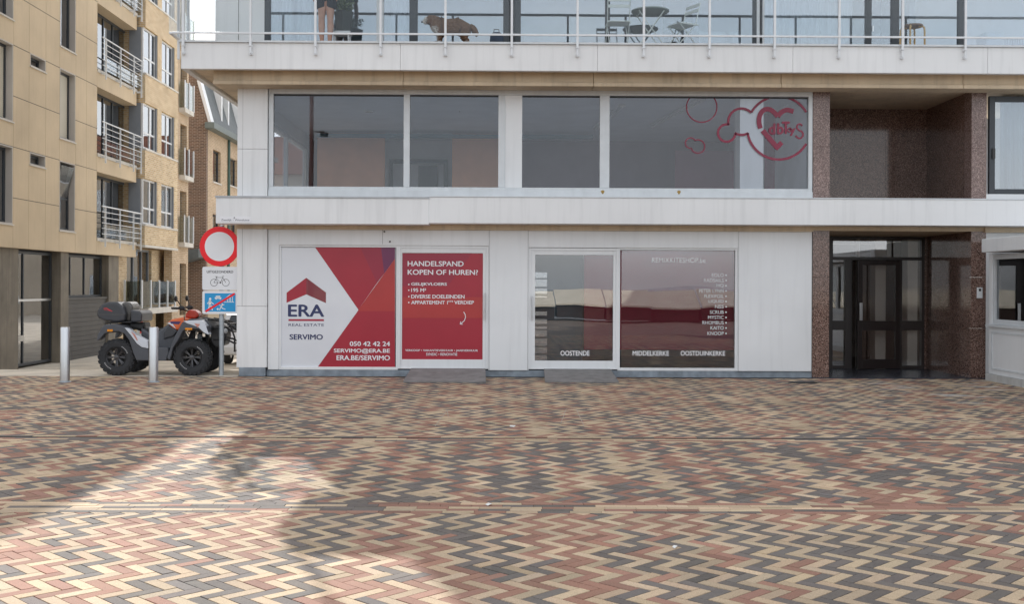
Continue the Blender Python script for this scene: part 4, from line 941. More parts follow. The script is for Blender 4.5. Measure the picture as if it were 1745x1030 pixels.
g = MB(); g.box(XR_-1.4, XR_-1.3, y0r, v(300), -.6, 2.9); g.build('terrace_room', interior, bk)
cyr, czr = on_x(283, 453, XR_)
g = MB(); g.lathe([(.44, .0), (.60, .0), (.60, .06), (.44, .06)], (XR_+.0, cyr, czr), 'x', 28, False); rwn = g.build('round_window', brown, bk, smooth=False)
g = MB(); g.lathe([(.001, .01), (.43, .01), (.43, .03), (.001, .03)], (XR_, cyr, czr), 'x', 28, False); g.build('pane', gl_far, rwn)
g = MB(); g.lathe([(.001, .0), (.44, .0), (.44, .006), (.001, .006)], (XR_, cyr, czr), 'x', 28, False); g.build('recess', anthr, rwn)
g = MB(); g.box(XR_, XK+.05, v(216), k1, zbal-.22, zbal-.021); g.build('terrace_slab', sillm, bk)
tb = bpy.data.objects.new('glass_balustrade', None); col.objects.link(tb); tb.parent = bk
yb_l = [U(p, 500, XK) for p in (242, 257, 271.5, 285.5, 298.5)]
ztop = Vz(271, 478, XK)
for i, q in enumerate(yb_l):
    g = MB(); g.box(XK-.03, XK+.02, q-.035, q+.035, zbal-.02, ztop); g.build('post', whitem, tb)
    if i: g = MB(); g.box(XK-.01, XK-.002, yb_l[i-1]+.04, q-.04, zbal+.06, ztop-.04); g.build('glass_panel', glass('balustrade_glass', (.75, .78, .72), .12, .8), tb) if i == 1 else g.build('glass_panel', MATS['balustrade_glass'], tb)
yq = yb_l[0]-.04
g = MB(); g.box(XR_+.1, XR_+.16, yq-.03, yq+.03, zbal-.02, ztop); g.build('post', whitem, tb); g = MB(); g.box(XR_+.17, XK-.04, yq-.004, yq+.004, zbal+.06, ztop-.04); g.build('glass_panel', MATS['balustrade_glass'], tb)
g = MB(); wall_holes(g, 'x', y0r, k1, -.66, zbal-.22, XR_-.3, XR_-.05, [(v(236), v(256), -.66, .45), (v(268), v(277), -.66, .55)]); g.build('lower_wall', buff, bk)
g = MB(); g.bx('x', v(236), v(256), XR_-.28, XR_-.22, -.66, .45); sh_ = g.build('shop_panel', mat('pale_panel', (.5, .54, .55), .5), bk)
g = MB(); g.bx('x', v(249), v(253.5), XR_-.22, XR_-.21, -.2, .3); g.build('red_mark', mat('poster_red', (.5, .03, .03), .5), sh_)
# further bay with white-glazed balconies
XW = -12.35
wv = lambda px: U(px, 300, XW)
g = MB(); wall_holes(g, 'x', k1+.02, wv(321), -.6, HB+1.8, XW-.3, XW, [(wv(307), wv(318), z0-.4, z1) for z0, z1 in wr]+[(wv(307), wv(318), .4, 2.4)]); g.box(XW-8, XW-.301, wv(321)-.2, wv(321), -.6, HB+1.8); g.box(XW-8, XW-.301, k1+.02, wv(321)-.201, HB+1.5, HB+1.8); g.build('far_wall', orangeb, bk)
g = MB(); g.box(XW-.25, XW-.2, wv(306), wv(319), -.5, HB-2.2); g.build('far_panes', gl_far, bk)
for z0, z1 in wr:
    g = MB(); g.box(XW, XW+.24, wv(304.5), wv(320), z0-.62, z0-.45); fb = g.build('small_balcony', sillm, bk)
    g = MB(); g.box(XW+.19, XW+.21, wv(304.5), wv(320), z0-.43, z0+.55); g.box(XW+.02, XW+.19, wv(304.5)-.02, wv(304.5), z0-.43, z0+.55); g.build('white_glass', MATS['balustrade_glass'], fb)
    g = MB()
    for q in (304.6, 312, 320): g.box(XW+.211, XW+.245, wv(q)-.03, wv(q)+.03, z0-.45, z0+.6)
    g.build('baluster', whitem, fb)
# ---------------- brown gabled house with mansard
YH = 50-D; XH = -13.35
hs_ = thing('mansard_house', 'brown brick gabled house with slate mansard roof further down the street', 'house')
h = lambda px, py: on_x(px, py, XH)
zg = on_y(353, 211, YH)[1]
g = MB(); g.prism([(-25, -.6), (XH-.0, -.6), (XH, zg), (XH+.18, zg+.05), (XH-.35, zg+1.9), (XH-1.6, zg+3.6), (-25, zg+3.6)], YH, YH+.3, 'y'); g.build('gable_wall', brown, hs_)
yh1 = YH+14
hw = [(h(363, 280)[0], h(376, 280)[0], h(363, 309)[1]+.0, h(363, 254)[1]), (h(391, 290)[0], h(404, 290)[0], h(391, 315)[1], h(391, 268)[1])]
hw2 = [(a, b_, c-3.0, d_-3.0) for a, b_, c, d_ in hw]; hw3 = [(a+6, b_+6, c, d_) for a, b_, c, d_ in hw]
g = MB(); wall_holes(g, 'x', YH+.301, yh1, -.6, zg, XH-.3, XH, hw+hw2+hw3); g.build('front_wall', orangeb, hs_)
for a, b_, c, d_ in hw+hw2+hw3:
    o = MB().ring('x', a, b_, c, d_, .07, XH-.2, XH-.12).build('window', anthr, hs_); g = MB(); g.bx('x', a+.05, b_-.05, XH-.17, XH-.16, c+.05, d_-.05); g.build('pane', gl_far, o)
    g = MB(); g.bx('x', a-.05, b_+.05, XH-.1, XH+.05, c-.07, c); g.build('sill', sillm, o)
slr = mat('roof_slate', (.10, .115, .12), .6, .25, 5, .3, 30)
g = MB(); g.prism([(XH+.18, zg+.06), (XH-.33, zg+1.95), (XH-1.6, zg+3.65), (XH-1.7, zg+3.5), (XH-.5, zg+1.8), (XH+.0, zg+.06)], YH+.301, yh1, 'y'); rf = g.build('roof', slr, hs_)
g = MB(); g.box(XH, XH+.42, YH-.25, yh1, zg-.22, zg+.05); g.build('gutter', mat('zinc_green', (.14, .17, .165), .5), rf)
g = MB(); g.prism([(XH+.24, zg+.08), (XH-.29, zg+2.0), (XH-.42, zg+1.95), (XH+.1, zg+.08)], YH-.06, YH+.5, 'y'); g.build('verge_board', whitem, rf)
for yy in (YH+3.2, YH+6.6, YH+10):
    o = MB(); o.box(XH-.9, XH+.06, yy-.75, yy-.55, zg+.2, zg+2.1); o.box(XH-.9, XH+.06, yy+.55, yy+.75, zg+.2, zg+2.1); o.box(XH-.9, XH+.1, yy-.8, yy+.8, zg+2.1, zg+2.25); o = o.build('dormer', whitem, rf)
    g = MB(); g.box(XH-.05, XH-.04, yy-.55, yy+.55, zg+.2, zg+2.1); 
g = MB(); ypipe = h(388, 300)[0]; g.tube([(XH+.06, ypipe, -.5), (XH+.06, ypipe, zg-.1)], .07, 8); g.build('downpipe', mat('pipe_green', (.05, .10, .085), .5), hs_)
g = MB(); g.box(XH+.001, XH+.03, YH+.31, yh1, -.6, 1.9); g.build('stucco_base', mat('stucco', (.45, .36, .25), .85, .1, 1), hs_)
g = MB(); g.prism([(-16.2, on_y(325, 440, YH-.1)[1]), (XH, on_y(352, 425, YH-.1)[1]-.0), (XH, on_y(352, 440, YH-.1)[1]), (-16.2, on_y(322, 472, YH-.1)[1])], YH-1.2, YH-.01, 'y'); g.build('lean_to_roof', slr, hs_)
# house closing the street
eh = thing('terrace_house', 'pale terrace house with a shop front closing the end of the side street', 'house', (0, 0, 0))
YE = 58; ehol = [(-24+3.2*k, -22.4+3.2*k, a, b_) for k in range(12) for a, b_ in ((.2, 2.2), (3.6, 5.4), (6.6, 8.2))]
g = MB(); wall_holes(g, 'y', -30, 14, -.62, 9.3, YE, YE+.3, ehol); g.build('wall', mat('cream_render', (.52, .46, .38), .85, .12, .6, streak=.1), eh)
g = MB(); g.prism([(YE-.4, 9.3), (YE+8, 9.3), (YE+4, 12.5)], -30, 14, 'x'); g.build('roof', mat('red_tile', (.25, .10, .06), .8, .2, 2), eh)
for a, b_, c, d_ in ehol:
    g = MB(); g.ring('y', a, b_, c, d_, .08, YE+.1, YE+.18); o = g.build('window', whitem, eh); g = MB(); g.box(a+.06, b_-.06, YE+.13, YE+.14, c+.06, d_-.06); g.build('pane', gl_far, o)
g = MB(); g.box(-30, 14, YE+1.5, YE+1.6, -.6, 9.2); g.build('room_backs', interior, eh)

# ================================================================== KIOSK ON THE RIGHT
ki = thing('terrace_kiosk', 'white glazed terrace kiosk with flat roof at the right edge', 'kiosk')
XQ = 8.40; ky = U(1685, 500, XQ); kye = -7.5
kz = lambda px, py: on_x(px, py, XQ)[1]
zk_r0 = on_x(1690, 429.5, XQ-.22)[1]; zk_r1 = on_x(1690, 406, XQ-.22)[1]
kzb, kzs, kzt = kz(1700, 640), kz(1700, 556), zk_r0
g = MB(); g.box(XQ-.22, XQ+5, kye, U(1672.5, 420, XQ-.22), zk_r0, zk_r1); g.build('roof', white, ki, bevel=.01)
g = MB(); g.box(XQ, XQ+.1, kye, ky, .12, kzs-.02); g.box(XQ-.0, XQ+.1, ky-.12, ky, kzs+.02, kzt); g.box(XQ+.1, XQ+5, ky-.1, ky, .12, kzt); g.build('wall', white, ki, bevel=.006)
g = MB(); g.ring('x', kye+.2, ky-.12, .2, kzs-.10, .03, XQ-.012, XQ-.001); g.build('panel_trim', alu, ki)
g = MB(); g.box(XQ-.05, XQ+.12, kye, ky+.02, kzs-.019, kzs+.019); g.build('sill', alu, ki)
g = MB(); g.box(XQ-.04, XQ+.12, kye, ky+.03, 0, .119); g.build('base', mat('base_render', (.5, .5, .49), .85, .2, 3, streak=.2), ki)
yy = ky-.12
for k in range(4):
    o = MB().ring('x', yy-1.75, yy, kzs+.02, kzt-.03, .09, XQ+.01, XQ+.09); o = o.build('window', alu, ki, bevel=.006)
    g = MB(); g.bx('x', yy-1.68, yy-.07, XQ+.045, XQ+.053, kzs+.09, kzt-.10); g.build('pane', glass('kiosk_glass', (.6, .65, .68), .18, 1.2) if k == 0 else MATS['kiosk_glass'], o); yy -= 1.76
g = MB(); g.box(XQ+.1, XQ+4, kye, ky-.1, .02, .05); g.box(XQ+3.9, XQ+4, kye, ky-.1, .05, kzt); g.build('interior', interior, ki)

# ================================================================== BOLLARDS
def bollard(px, label):
    x, y = gnd(px, 652); t = thing('bollard', label, 'bollard', (x, y, 0), 0, 'steel bollards at the street mouth')
    MB().lathe([(.076, .0), (.076, .885), (.072, .895), (.0, .905)], n=32).build('post', mat('bollard_steel', (.55, .56, .57), .32, .10, 2, metal=1) if 'bollard_steel' not in MATS else MATS['bollard_steel'], t, smooth=True)
    MB().lathe([(.10, .001), (.10, .012), (.078, .02), (.0775, .03)], n=32, cap=False).build('base_ring', galv, t, smooth=True)
bollard(110.5, 'brushed steel bollard standing alone in front of the louvred wall'); bollard(261.5, 'brushed steel bollard standing in front of the quad bike')

# ================================================================== TRAFFIC SIGN
Yg_ = .10; xs_, _ = on_y(377.5, 560, Yg_)
ts = thing('traffic_sign', 'grey post with round red and white no entry sign and two plates', 'road sign', (xs_, Yg_, 0))
m = MB(); m.lathe([(.043, 0), (.043, on_y(377, 384, Yg_)[1]), (.0, on_y(377, 383, Yg_)[1])], n=20); m.build('pole', galv, ts, smooth=True)
sred = mat('sign_red', (.86, .004, .014), .4, .03, 3); sblue = mat('sign_blue', (.012, .30, .62), .35, .03, 3); swh = mat('sign_white', (.78, .79, .81), .35, .03, 3); sblk = mat('sign_black', (.02, .02, .025), .5, .03, 3)
Yq = -.075
lz = lambda px, py: (on_y(px, py, Yg_+Yq)[0]-xs_, on_y(px, py, Yg_+Yq)[1])
c = lz(374, 420.3); rr = (lz(408, 420)[0]-lz(340, 420)[0])/2
m = MB(); m.lathe([(.0, -.003), (rr-.006, -.003), (rr, .002), (rr, .016), (.0, .016)], (c[0], Yq, c[1]), 'y', 48, False); dsc = m.build('round_sign', sred, ts)
m = MB(); m.add([(c[0]+rr*.735*math.cos(k*math.pi/24), Yq-.0045, c[1]+rr*.735*math.sin(k*math.pi/24)) for k in range(48)], [tuple(range(48))]); m.build('white_field', swh, dsc, recalc=False)
def rrect(m, x0, x1, z0, z1, y0, y1, r):
    pts = []
    for cx, cz, a in ((x1-r, z1-r, 0), (x0+r, z1-r, 90), (x0+r, z0+r, 180), (x1-r, z0+r, 270)):
        for k in range(5): t = R(a+22.5*k); pts.append((cx+r*math.cos(t), cz+r*math.sin(t)))
    return m.prism(pts, y0, y1, 'y')
Z7 = lambda cx, cyy: lz(330+cx/3.43, 370+cyy/3.43)
a = Z7(51, 291); b_ = Z7(262, 428); m = MB(); rrect(m, a[0], b_[0], b_[1], a[1], Yq-.003, Yq+.012, .03); pl1 = m.build('exception_plate', swh, ts)
m = MB(); p = Z7(77, 313); q = Z7(231, 328); m.text('UITGEZONDERD', p[0], q[0], q[1], p[1], Yq-.0045, .015)
kq = Z7(1, 0)[0]-Z7(0, 0)[0]
for cx in (119, 188):
    cc = Z7(cx, 384); m.strip([(cc[0]+20.5*kq*math.cos(t*math.pi/12), cc[1]+20.5*kq*math.sin(t*math.pi/12)) for t in range(24)], 2.4*kq, Yq-.0045, True)
for path in ([(119, 384), (135, 354), (171, 354), (188, 384)], [(132, 358), (157, 384), (119, 384)], [(157, 384), (171, 354), (168, 347), (178, 347)], [(126, 349), (140, 349)], [(133, 349), (136, 356)]):
    m.strip([Z7(*p) for p in path], 2.6*kq, Yq-.0045)
cc = Z7(157, 384); m.add([(cc[0]+5*kq*math.cos(k*.785), Yq-.0047, cc[1]+5*kq*math.sin(k*.785)) for k in range(8)], [tuple(range(8))])
m.build('bicycle_symbol', sblk, pl1, recalc=False)
a = Z7(51, 432); b_ = Z7(262, 568); m = MB(); rrect(m, a[0], b_[0], b_[1], a[1], Yq-.003, Yq+.012, .03); pl2 = m.build('home_zone_plate', swh, ts)
m = MB(); a = Z7(65, 446); b_ = Z7(245, 554); m.poly([a, (b_[0], a[1]), b_, (a[0], b_[1])], Yq-.0045); m.build('blue_field', sblue, pl2, recalc=False)
m = MB(); yv = Yq-.006
S = lambda pts, wd: m.strip([Z7(*p) for p in pts], wd*kq, yv)
def dot(cx, cyy, r):
    cc = Z7(cx, cyy); m.add([(cc[0]+r*kq*math.cos(k*.524), yv-.0003, cc[1]+r*kq*math.sin(k*.524)) for k in range(12)], [tuple(range(12))])
dot(97, 479, 7); S([(96, 486), (95, 516)], 15); S([(95, 514), (85, 545), (77, 545)], 7); S([(97, 514), (106, 530), (110, 546)], 7); S([(92, 492), (80, 508)], 5); S([(99, 492), (110, 505), (118, 509)], 5)
dot(168, 511, 5); S([(166, 516), (160, 528)], 9); S([(160, 528), (172, 536), (186, 540)], 5); S([(158, 528), (152, 545)], 5); S([(164, 519), (180, 512)], 4); S([(162, 519), (150, 516)], 4); dot(141, 539, 6)
S([(124, 474), (162, 474)], 9); S([(130, 466), (156, 466)], 11); dot(132, 479, 4); dot(155, 479, 4)
S([(194, 470), (212, 456), (230, 470)], 5); S([(198, 468), (198, 497)], 4); S([(227, 468), (227, 497)], 4); S([(178, 498), (237, 498)], 3.5); S([(208, 497), (208, 480), (217, 480), (217, 497)], 4); dot(213, 473, 4)
m.build('street_symbol', swh, pl2, recalc=False)
m = MB(); m.strip([Z7(70, 553), Z7(241, 448)], 12*kq, Yq-.0075); m.build('red_bar', sred, pl2, recalc=False)
m = MB()
for z in (c[1], Z7(150, 330)[1], Z7(150, 500)[1]):
    m.box(-.06, .06, Yq+.013, -.03, z-.02, z+.02)
m.build('clamp', galv, ts)

# ================================================================== QUAD BIKE
qx, qz = 263, 643.5
qd = thing('quad_bike', 'black and white quad bike with orange tank and black top box', 'quad bike', (wx(qx, 0, 640), .47, 0.0))
plast = mat('grey_plastic', (.075, .08, .092), .5, .12, 6, .15, 200); rubber = mat('tyre_rubber', (.032, .033, .036), .85, .2, 9, .3, 80)
qwhite = mat('quad_white', (.62, .65, .70), .3, .04, 5, coat=.4); qor = mat('quad_orange', (.70, .13, .03), .3, .06, 5, coat=.4); qred = mat('lamp_red_orange', (.45, .035, .015), .25, .08, 5)
seatm = mat('seat_vinyl', (.022, .022, .024), .5, .15, 10, .2, 90); amber = mat('amber_lens', (.75, .26, .01), .2, .05, 5); boxm = mat('top_box_black', (.045, .047, .054), .35, .1, 8, .1, 160)
QX = lambda cx, cyy: ((cx/6.057-123.0)/97.5, max((153.3-cyy/6.057)/97.5, .0))
PQ = lambda pts: [QX(*p) for p in pts]
def both(name, pts, y0, y1, m_, bev=.012, only=None):
    out = []
    for s_ in ((-1, 1) if only is None else (only, )):
        out.append(MB().prism(PQ(pts), s_*y0, s_*y1, 'y').build(name, m_, qd, bevel=bev))
    return out
TR, TWd = .322, .25
def wheel(x, y, side):
    prof = [(.165, -.095), (.19, -.118), (.25, -.124), (.292, -.112), (.306, -.085), (.306, .085), (.292, .112), (.25, .124), (.19, .118), (.165, .095)]
    m = MB(); m.lathe(prof, (0, 0, 0), 'y', 36, False)
    for k in range(22):
        a = 2*math.pi*k/22
        for yy, da, w_ in ((-.083, 0, .04), (-.028, .14, .03), (.028, 0, .03), (.083, .14, .04)):
            aa = a+da; ca, sa = math.cos(aa), math.sin(aa); vs = []
            for rr_ in (.300, TR):
                for dy in (-w_, w_):
                    for dt in (-.024, .024):
                        tt = dt*(1 if rr_ < .31 else .8); sk = .012*(dy/w_)
                        vs.append((ca*rr_-sa*(tt+sk), yy+dy*.62, sa*rr_+ca*(tt+sk)))
            m.add(vs, [(0, 1, 3, 2), (4, 6, 7, 5), (0, 2, 6, 4), (1, 5, 7, 3), (0, 4, 5, 1), (2, 3, 7, 6)])
        aa = a+.07; ca, sa = math.cos(aa), math.sin(aa)      # shoulder lugs
        for sgn in (-1, 1):
            vs = []
            for rr_ in (.262, .304):
                for dy in (.108, .124):
                    for dt in (-.018, .018): vs.append((ca*rr_-sa*dt, sgn*dy, sa*rr_+ca*dt))
            m.add(vs, [(0, 1, 3, 2), (4, 6, 7, 5), (0, 2, 6, 4), (1, 5, 7, 3), (0, 4, 5, 1), (2, 3, 7, 6)])
    t = m.build('wheel', rubber, qd); t.location = (x, y, TR)
    m = MB(); m.lathe([(.178, -.10), (.170, -.112), (.158, -.10), (.15, -.03), (.15, .09), (.17, .10)], (0, 0, 0), 'y', 32, False); m.lathe([(.0, -.095), (.042, -.09), (.046, -.05), (.0, -.045)], (0, 0, 0), 'y', 16, False)
    for k in range(8):
        a = 2*math.pi*k/8
        for da in (-.10, .10):
            p0 = (math.cos(a)*.04, -.072, math.sin(a)*.04); p1 = (math.cos(a+da)*.16, -.09, math.sin(a+da)*.16); m.tube([p0, p1], [.013, .010], 5)
    if side > 0: m.v = [(p[0], -p[1], p[2]) for p in m.v]
    m.build('rim', mat('rim_black', (.10, .10, .105), .35, .1, 5, metal=.7) if 'rim_black' not in MATS else MATS['rim_black'], t, smooth=True)
    m = MB(); s_ = -1 if side < 0 else 1
    for k0_, n_ in ((.35, 6), (3.6, 6)):
        for k in range(n_):
            a = k0_+k*.13; m.add([(math.cos(q)*r_, s_*(.1245), math.sin(q)*r_) for q, r_ in ((a, .205), (a+.07, .205), (a+.07, .222), (a, .222))], [(0, 1, 2, 3)])
    m.build('tyre_lettering', mat('tyre_letter', (.42, .42, .42), .7) if 'tyre_letter' not in MATS else MATS['tyre_letter'], t, recalc=False)
for x in (-.652, .655):
    for y, sd_ in ((-.40, -1), (.40, 1)): wheel(x, y, sd_)
m = MB()
for x in (-.652, .655): m.tube([(x, -.32, TR), (x, .32, TR)], .035, 8)
m.tube([(-.60, -.2, .27), (.72, -.2, .27)], .03, 6); m.tube([(-.60, .2, .27), (.72, .2, .27)], .03, 6)
for x in (.60, .72, -.6):
    for s_ in (-1, 1): m.tube([(x, s_*.15, .30), (x, s_*.30, TR)], .018, 6); m.tube([(x, s_*.2, .42), (x+.01, s_*.24, .74)], .035, 8)
m.build('chassis', black, qd)
m = MB(); m.box(-.30, .30, -.19, .19, .26, .52); m.box(-.12, .25, -.22, .22, .42, .60); m.lathe([(.0, -.23), (.10, -.23), (.10, -.19), (0, -.19)], (.06, 0, .36), 'y', 16, False); m.build('engine', mat('engine_grey', (.10, .10, .105), .4, .2, 8, metal=.5), qd, bevel=.02)
both('rear_fender', [(165, 565), (178, 505), (212, 440), (245, 405), (330, 398), (400, 410), (455, 432), (520, 520), (575, 600), (625, 635), (690, 650), (700, 770), (572, 768), (540, 690), (500, 565), (450, 495), (385, 470), (310, 474), (245, 496), (205, 545), (180, 568)], .36, .54, plast)
MB().prism(PQ([(180, 500), (212, 440), (245, 405), (330, 398), (400, 410), (455, 432), (450, 470), (380, 450), (260, 455), (215, 500)]), -.36, .36).build('rear_deck', plast, qd, bevel=.01)
both('rear_side_panel', [(452, 432), (500, 446), (560, 500), (690, 570), (694, 645), (628, 632), (578, 596), (520, 515)], .40, .548, qwhite, .008)
both('red_flash', [(520, 470), (560, 500), (592, 565), (575, 560)], .5486, .5496, mat('flash_red', (.55, .25, .20), .4), 0)
both('footwell', [(570, 700), (620, 640), (890, 640), (900, 690), (870, 772), (575, 772)], .22, .52, plast)
MB().prism(PQ([(560, 440), (690, 520), (800, 430), (850, 395), (920, 430), (985, 560), (900, 660), (640, 660), (560, 560)]), -.24, .24).build('body_shell', plast, qd, bevel=.03)
both('knee_panel', [(800, 480), (850, 410), (950, 470), (900, 530), (800, 560)], .2, .27, boxm, .02)
MB().prism(PQ([(420, 395), (585, 385), (588, 440), (690, 455), (790, 440), (800, 500), (690, 525), (580, 475), (430, 440)]), -.17, .17).build('seat', seatm, qd, bevel=.03)
both('tank_cover', [(838, 388), (885, 350), (1000, 328), (1075, 345), (1040, 372), (985, 425), (955, 467), (895, 440)], .03, .28, qor, .025)
both('tank_badge', [(868, 372), (985, 372), (960, 402), (880, 396)], .2802, .2815, mat('badge_dark', (.05, .03, .12), .4), 0)
both('tank_trim', [(838, 390), (870, 405), (920, 440), (935, 450), (900, 400), (868, 380)], .2802, .2812, qwhite, 0)
MB().prism(PQ([(995, 340), (1005, 290), (1045, 248), (1100, 258), (1142, 292), (1138, 325), (1100, 345)]), -.13, .13).build('headlight_pod', qred, qd, bevel=.025)
both('front_fender', [(885, 745), (928, 612), (985, 480), (1038, 376), (1080, 360), (1240, 366), (1290, 420), (1312, 500), (1275, 495), (1210, 445), (1085, 440), (1045, 470), (992, 570), (945, 640), (915, 765)], .34, .54, plast)
both('front_side_panel', [(1050, 362), (1240, 352), (1280, 400), (1314, 502), (1262, 480), (1205, 424), (1090, 386)], .36, .548, qwhite, .008)
both('red_flash', [(1165, 385), (1225, 392), (1200, 430)], .5486, .5496, MATS['flash_red'], 0)
MB().prism(PQ([(1040, 372), (1080, 345), (1250, 345), (1310, 420), (1290, 470), (1080, 470)]), -.345, .345).build('front_deck', plast, qd, bevel=.01)
MB().prism(PQ([(1270, 440), (1370, 400), (1420, 430), (1440, 520), (1420, 620), (1330, 650), (1280, 590)]), -.19, .19).build('front_grille', black, qd, bevel=.02)
for s_ in (-1, 1):
    m = MB(); p = QX(305, 462); m.box(p[0]-.048, p[0]+.048, s_*.541, s_*.556, p[1]-.02, p[1]+.02); m.build('indicator', amber, qd, bevel=.006)
    m = MB(); p = QX(1108, 443); m.box(p[0]-.062, p[0]+.062, s_*.541, s_*.556, p[1]-.018, p[1]+.018); m.build('indicator', amber, qd, bevel=.006)
    m = MB(); p = QX(1390, 470); m.ball((p[0]+.06, s_*.17, p[1]), (.05, .07, .05)); m.build('headlight', mat('lens_clear', (.6, .62, .65), .1) if 'lens_clear' not in MATS else MATS['lens_clear'], qd, smooth=True)
m = MB()
for s_ in (-1, 1):
    for path in ([(1250, 345), (1400, 368), (1480, 400), (1530, 540), (1530, 690)], [(1300, 440), (1440, 430), (1510, 480)], [(1310, 560), (1450, 560), (1528, 600)]):
        P = PQ(path); m.tube([(p[0], s_*.2, p[1]) for p in P], .016, 8)
for cx, cyy in ((1400, 368), (1480, 400), (1512, 480), (1530, 600), (1530, 680)):
    p = QX(cx, cyy); m.tube([(p[0], -.22, p[1]), (p[0], .22, p[1])], .016, 8)
for yy in (-.1, 0, .1): p, q = QX(1180, 335), QX(1480, 398); m.tube([(p[0], yy, p[1]), (q[0], yy, q[1])], .012, 6)
m.build('bull_bar', black, qd, smooth=True)
m = MB()
for s_ in (-1, 1):
    p, q, r_ = QX(985, 262), QX(1010, 420), QX(1120, 560); m.tube([(p[0], s_*.12, p[1]+.04), (p[0]+.06, s_*.30, p[1]-.08), (q[0]+.04, s_*.33, q[1]-.05), (r_[0], s_*.36, r_[1])], .007, 5)
    p, q = QX(1190, 640), QX(1170, 500); m.tube([(p[0], s_*.30, p[1]), (q[0], s_*.26, q[1])], .032, 8); m.tube([(p[0]-.12, s_*.12, p[1]-.03), (p[0]-.02, s_*.32, p[1]-.06)], .016, 6)
m.build('brake_line', black, qd, smooth=True)
for s_ in (-1, 1):
    m = MB(); p, q = QX(1185, 610), QX(1172, 510)
    pts_ = [(p[0]+(q[0]-p[0])*k/48+.042*math.cos(k*.79), s_*(.31-.04*k/48)+.03*math.sin(k*.79), p[1]+(q[1]-p[1])*k/48) for k in range(49)]; m.tube(pts_, .007, 5); m.build('coil_spring', galv, qd, smooth=True)
m = MB()
for s_ in (-1, 1): p, q = QX(210, 388), QX(470, 380); m.tube([(p[0], s_*.3, p[1]), (q[0], s_*.3, q[1])], .014, 6); m.tube([(p[0]+.08, s_*.3, p[1]-.06), (p[0]+.08, s_*.3, p[1])], .012, 6)
for cx in (220, 300, 380, 460): p = QX(cx, 385); m.tube([(p[0], -.3, p[1]), (p[0], .3, p[1])], .012, 6)
m.build('rear_rack', black, qd, smooth=True)
tbx = MB().prism(PQ([(118, 310), (132, 250), (178, 190), (240, 168), (335, 172), (398, 222), (420, 300), (412, 368), (330, 382), (200, 366), (140, 342)]), -.34, .34).build('top_box', boxm, qd, bevel=.035, seg=3)
m = MB(); p = PQ([(195, 240), (225, 236), (250, 252), (283, 268)]); m.strip(p, .013, -.342); m.strip(PQ([(200, 252), (262, 262)]), .006, -.342); m.build('red_script', mat('script_red', (.6, .03, .04), .4), tbx, recalc=False)
m = MB(); p = PQ([(140, 300), (410, 300)]); m.box(p[0][0]+.02, p[1][0]+.006, -.343, .343, p[0][1]-.008, p[0][1]+.004); m.build('lid_seam', joint, tbx)
MB().prism(PQ([(465, 250), (555, 262), (584, 292), (582, 376), (470, 382)]), -.32, .32).build('side_case', boxm, qd, bevel=.03)
MB().prism(PQ([(350, 190), (390, 165), (440, 175), (470, 220), (465, 300), (440, 378), (400, 370)]), -.22, .22).build('backrest', mat('backrest_vinyl', (.10, .095, .09), .25, .2, 5), qd, bevel=.04)
m = MB(); a = QX(985, 262); gpt = QX(905, 240)
m.tube([(a[0]-.1, -.41, a[1]+.05), (a[0]-.02, -.28, a[1]+.04), (a[0]+.05, -.1, a[1]), (a[0]+.05, .1, a[1]), (a[0]-.02, .28, a[1]+.04), (a[0]-.1, .41, a[1]+.05)], .014, 8); hb_ = m.build('handlebar', black, qd, smooth=True)
for s_ in (-1, 1):
    m = MB(); m.tube([(a[0]-.05, s_*.30, a[1]+.045), (a[0]-.115, s_*.44, a[1]+.05)], .021, 10); m.ball((a[0]+.0, s_*.25, a[1]+.05), (.06, .05, .04)); m.build('grip', rubber, hb_, smooth=True)
    m = MB(); m.tube([(a[0]-.0, s_*.26, a[1]+.06), (a[0]-.03, s_*.30, a[1]+.14), (a[0]-.06, s_*.33, a[1]+.19)], .008, 6); m.ball((a[0]-.075, s_*.34, a[1]+.215), (.025, .075, .055)); m.build('mirror', black, hb_, smooth=True)

# ================================================================== ON THE BALCONY
zB = zF+.0
# --- person
skin = mat('skin', (.56, .33, .25), .55, .10, 14, .05, 200); cloth = mat('dark_shorts', (.03, .035, .045), .85, .15, 9, .2, 150); shirt = mat('grey_shirt', (.16, .18, .2), .85, .1, 6); hairm = mat('brown_hair', (.05, .03, .02), .7, .2, 30)
pn = thing('person', 'barefoot person in dark shorts standing behind the glass railing', 'person', (wx(556.5, -.42, 50), -.40, zB), R(-4))
V = [(0, 0, .93), (0, .01, 1.10), (0, .015, 1.28), (0, .01, 1.42), (0, 0, 1.50), (0, -.02, 1.58), (0, -.03, 1.69)]; E = [(0, 1), (1, 2), (2, 3), (3, 4), (4, 5), (5, 6)]
Rd = [(.16, .12), (.145, .105), (.165, .115), (.12, .09), (.055, .055), (.075, .085), (.07, .085)]
def limb(start, pts):
    prev = start
    for p, r in pts: V.append(p); Rd.append(r if isinstance(r, tuple) else (r, r)); E.append((prev, len(V)-1)); prev = len(V)-1
    return prev
tips = []
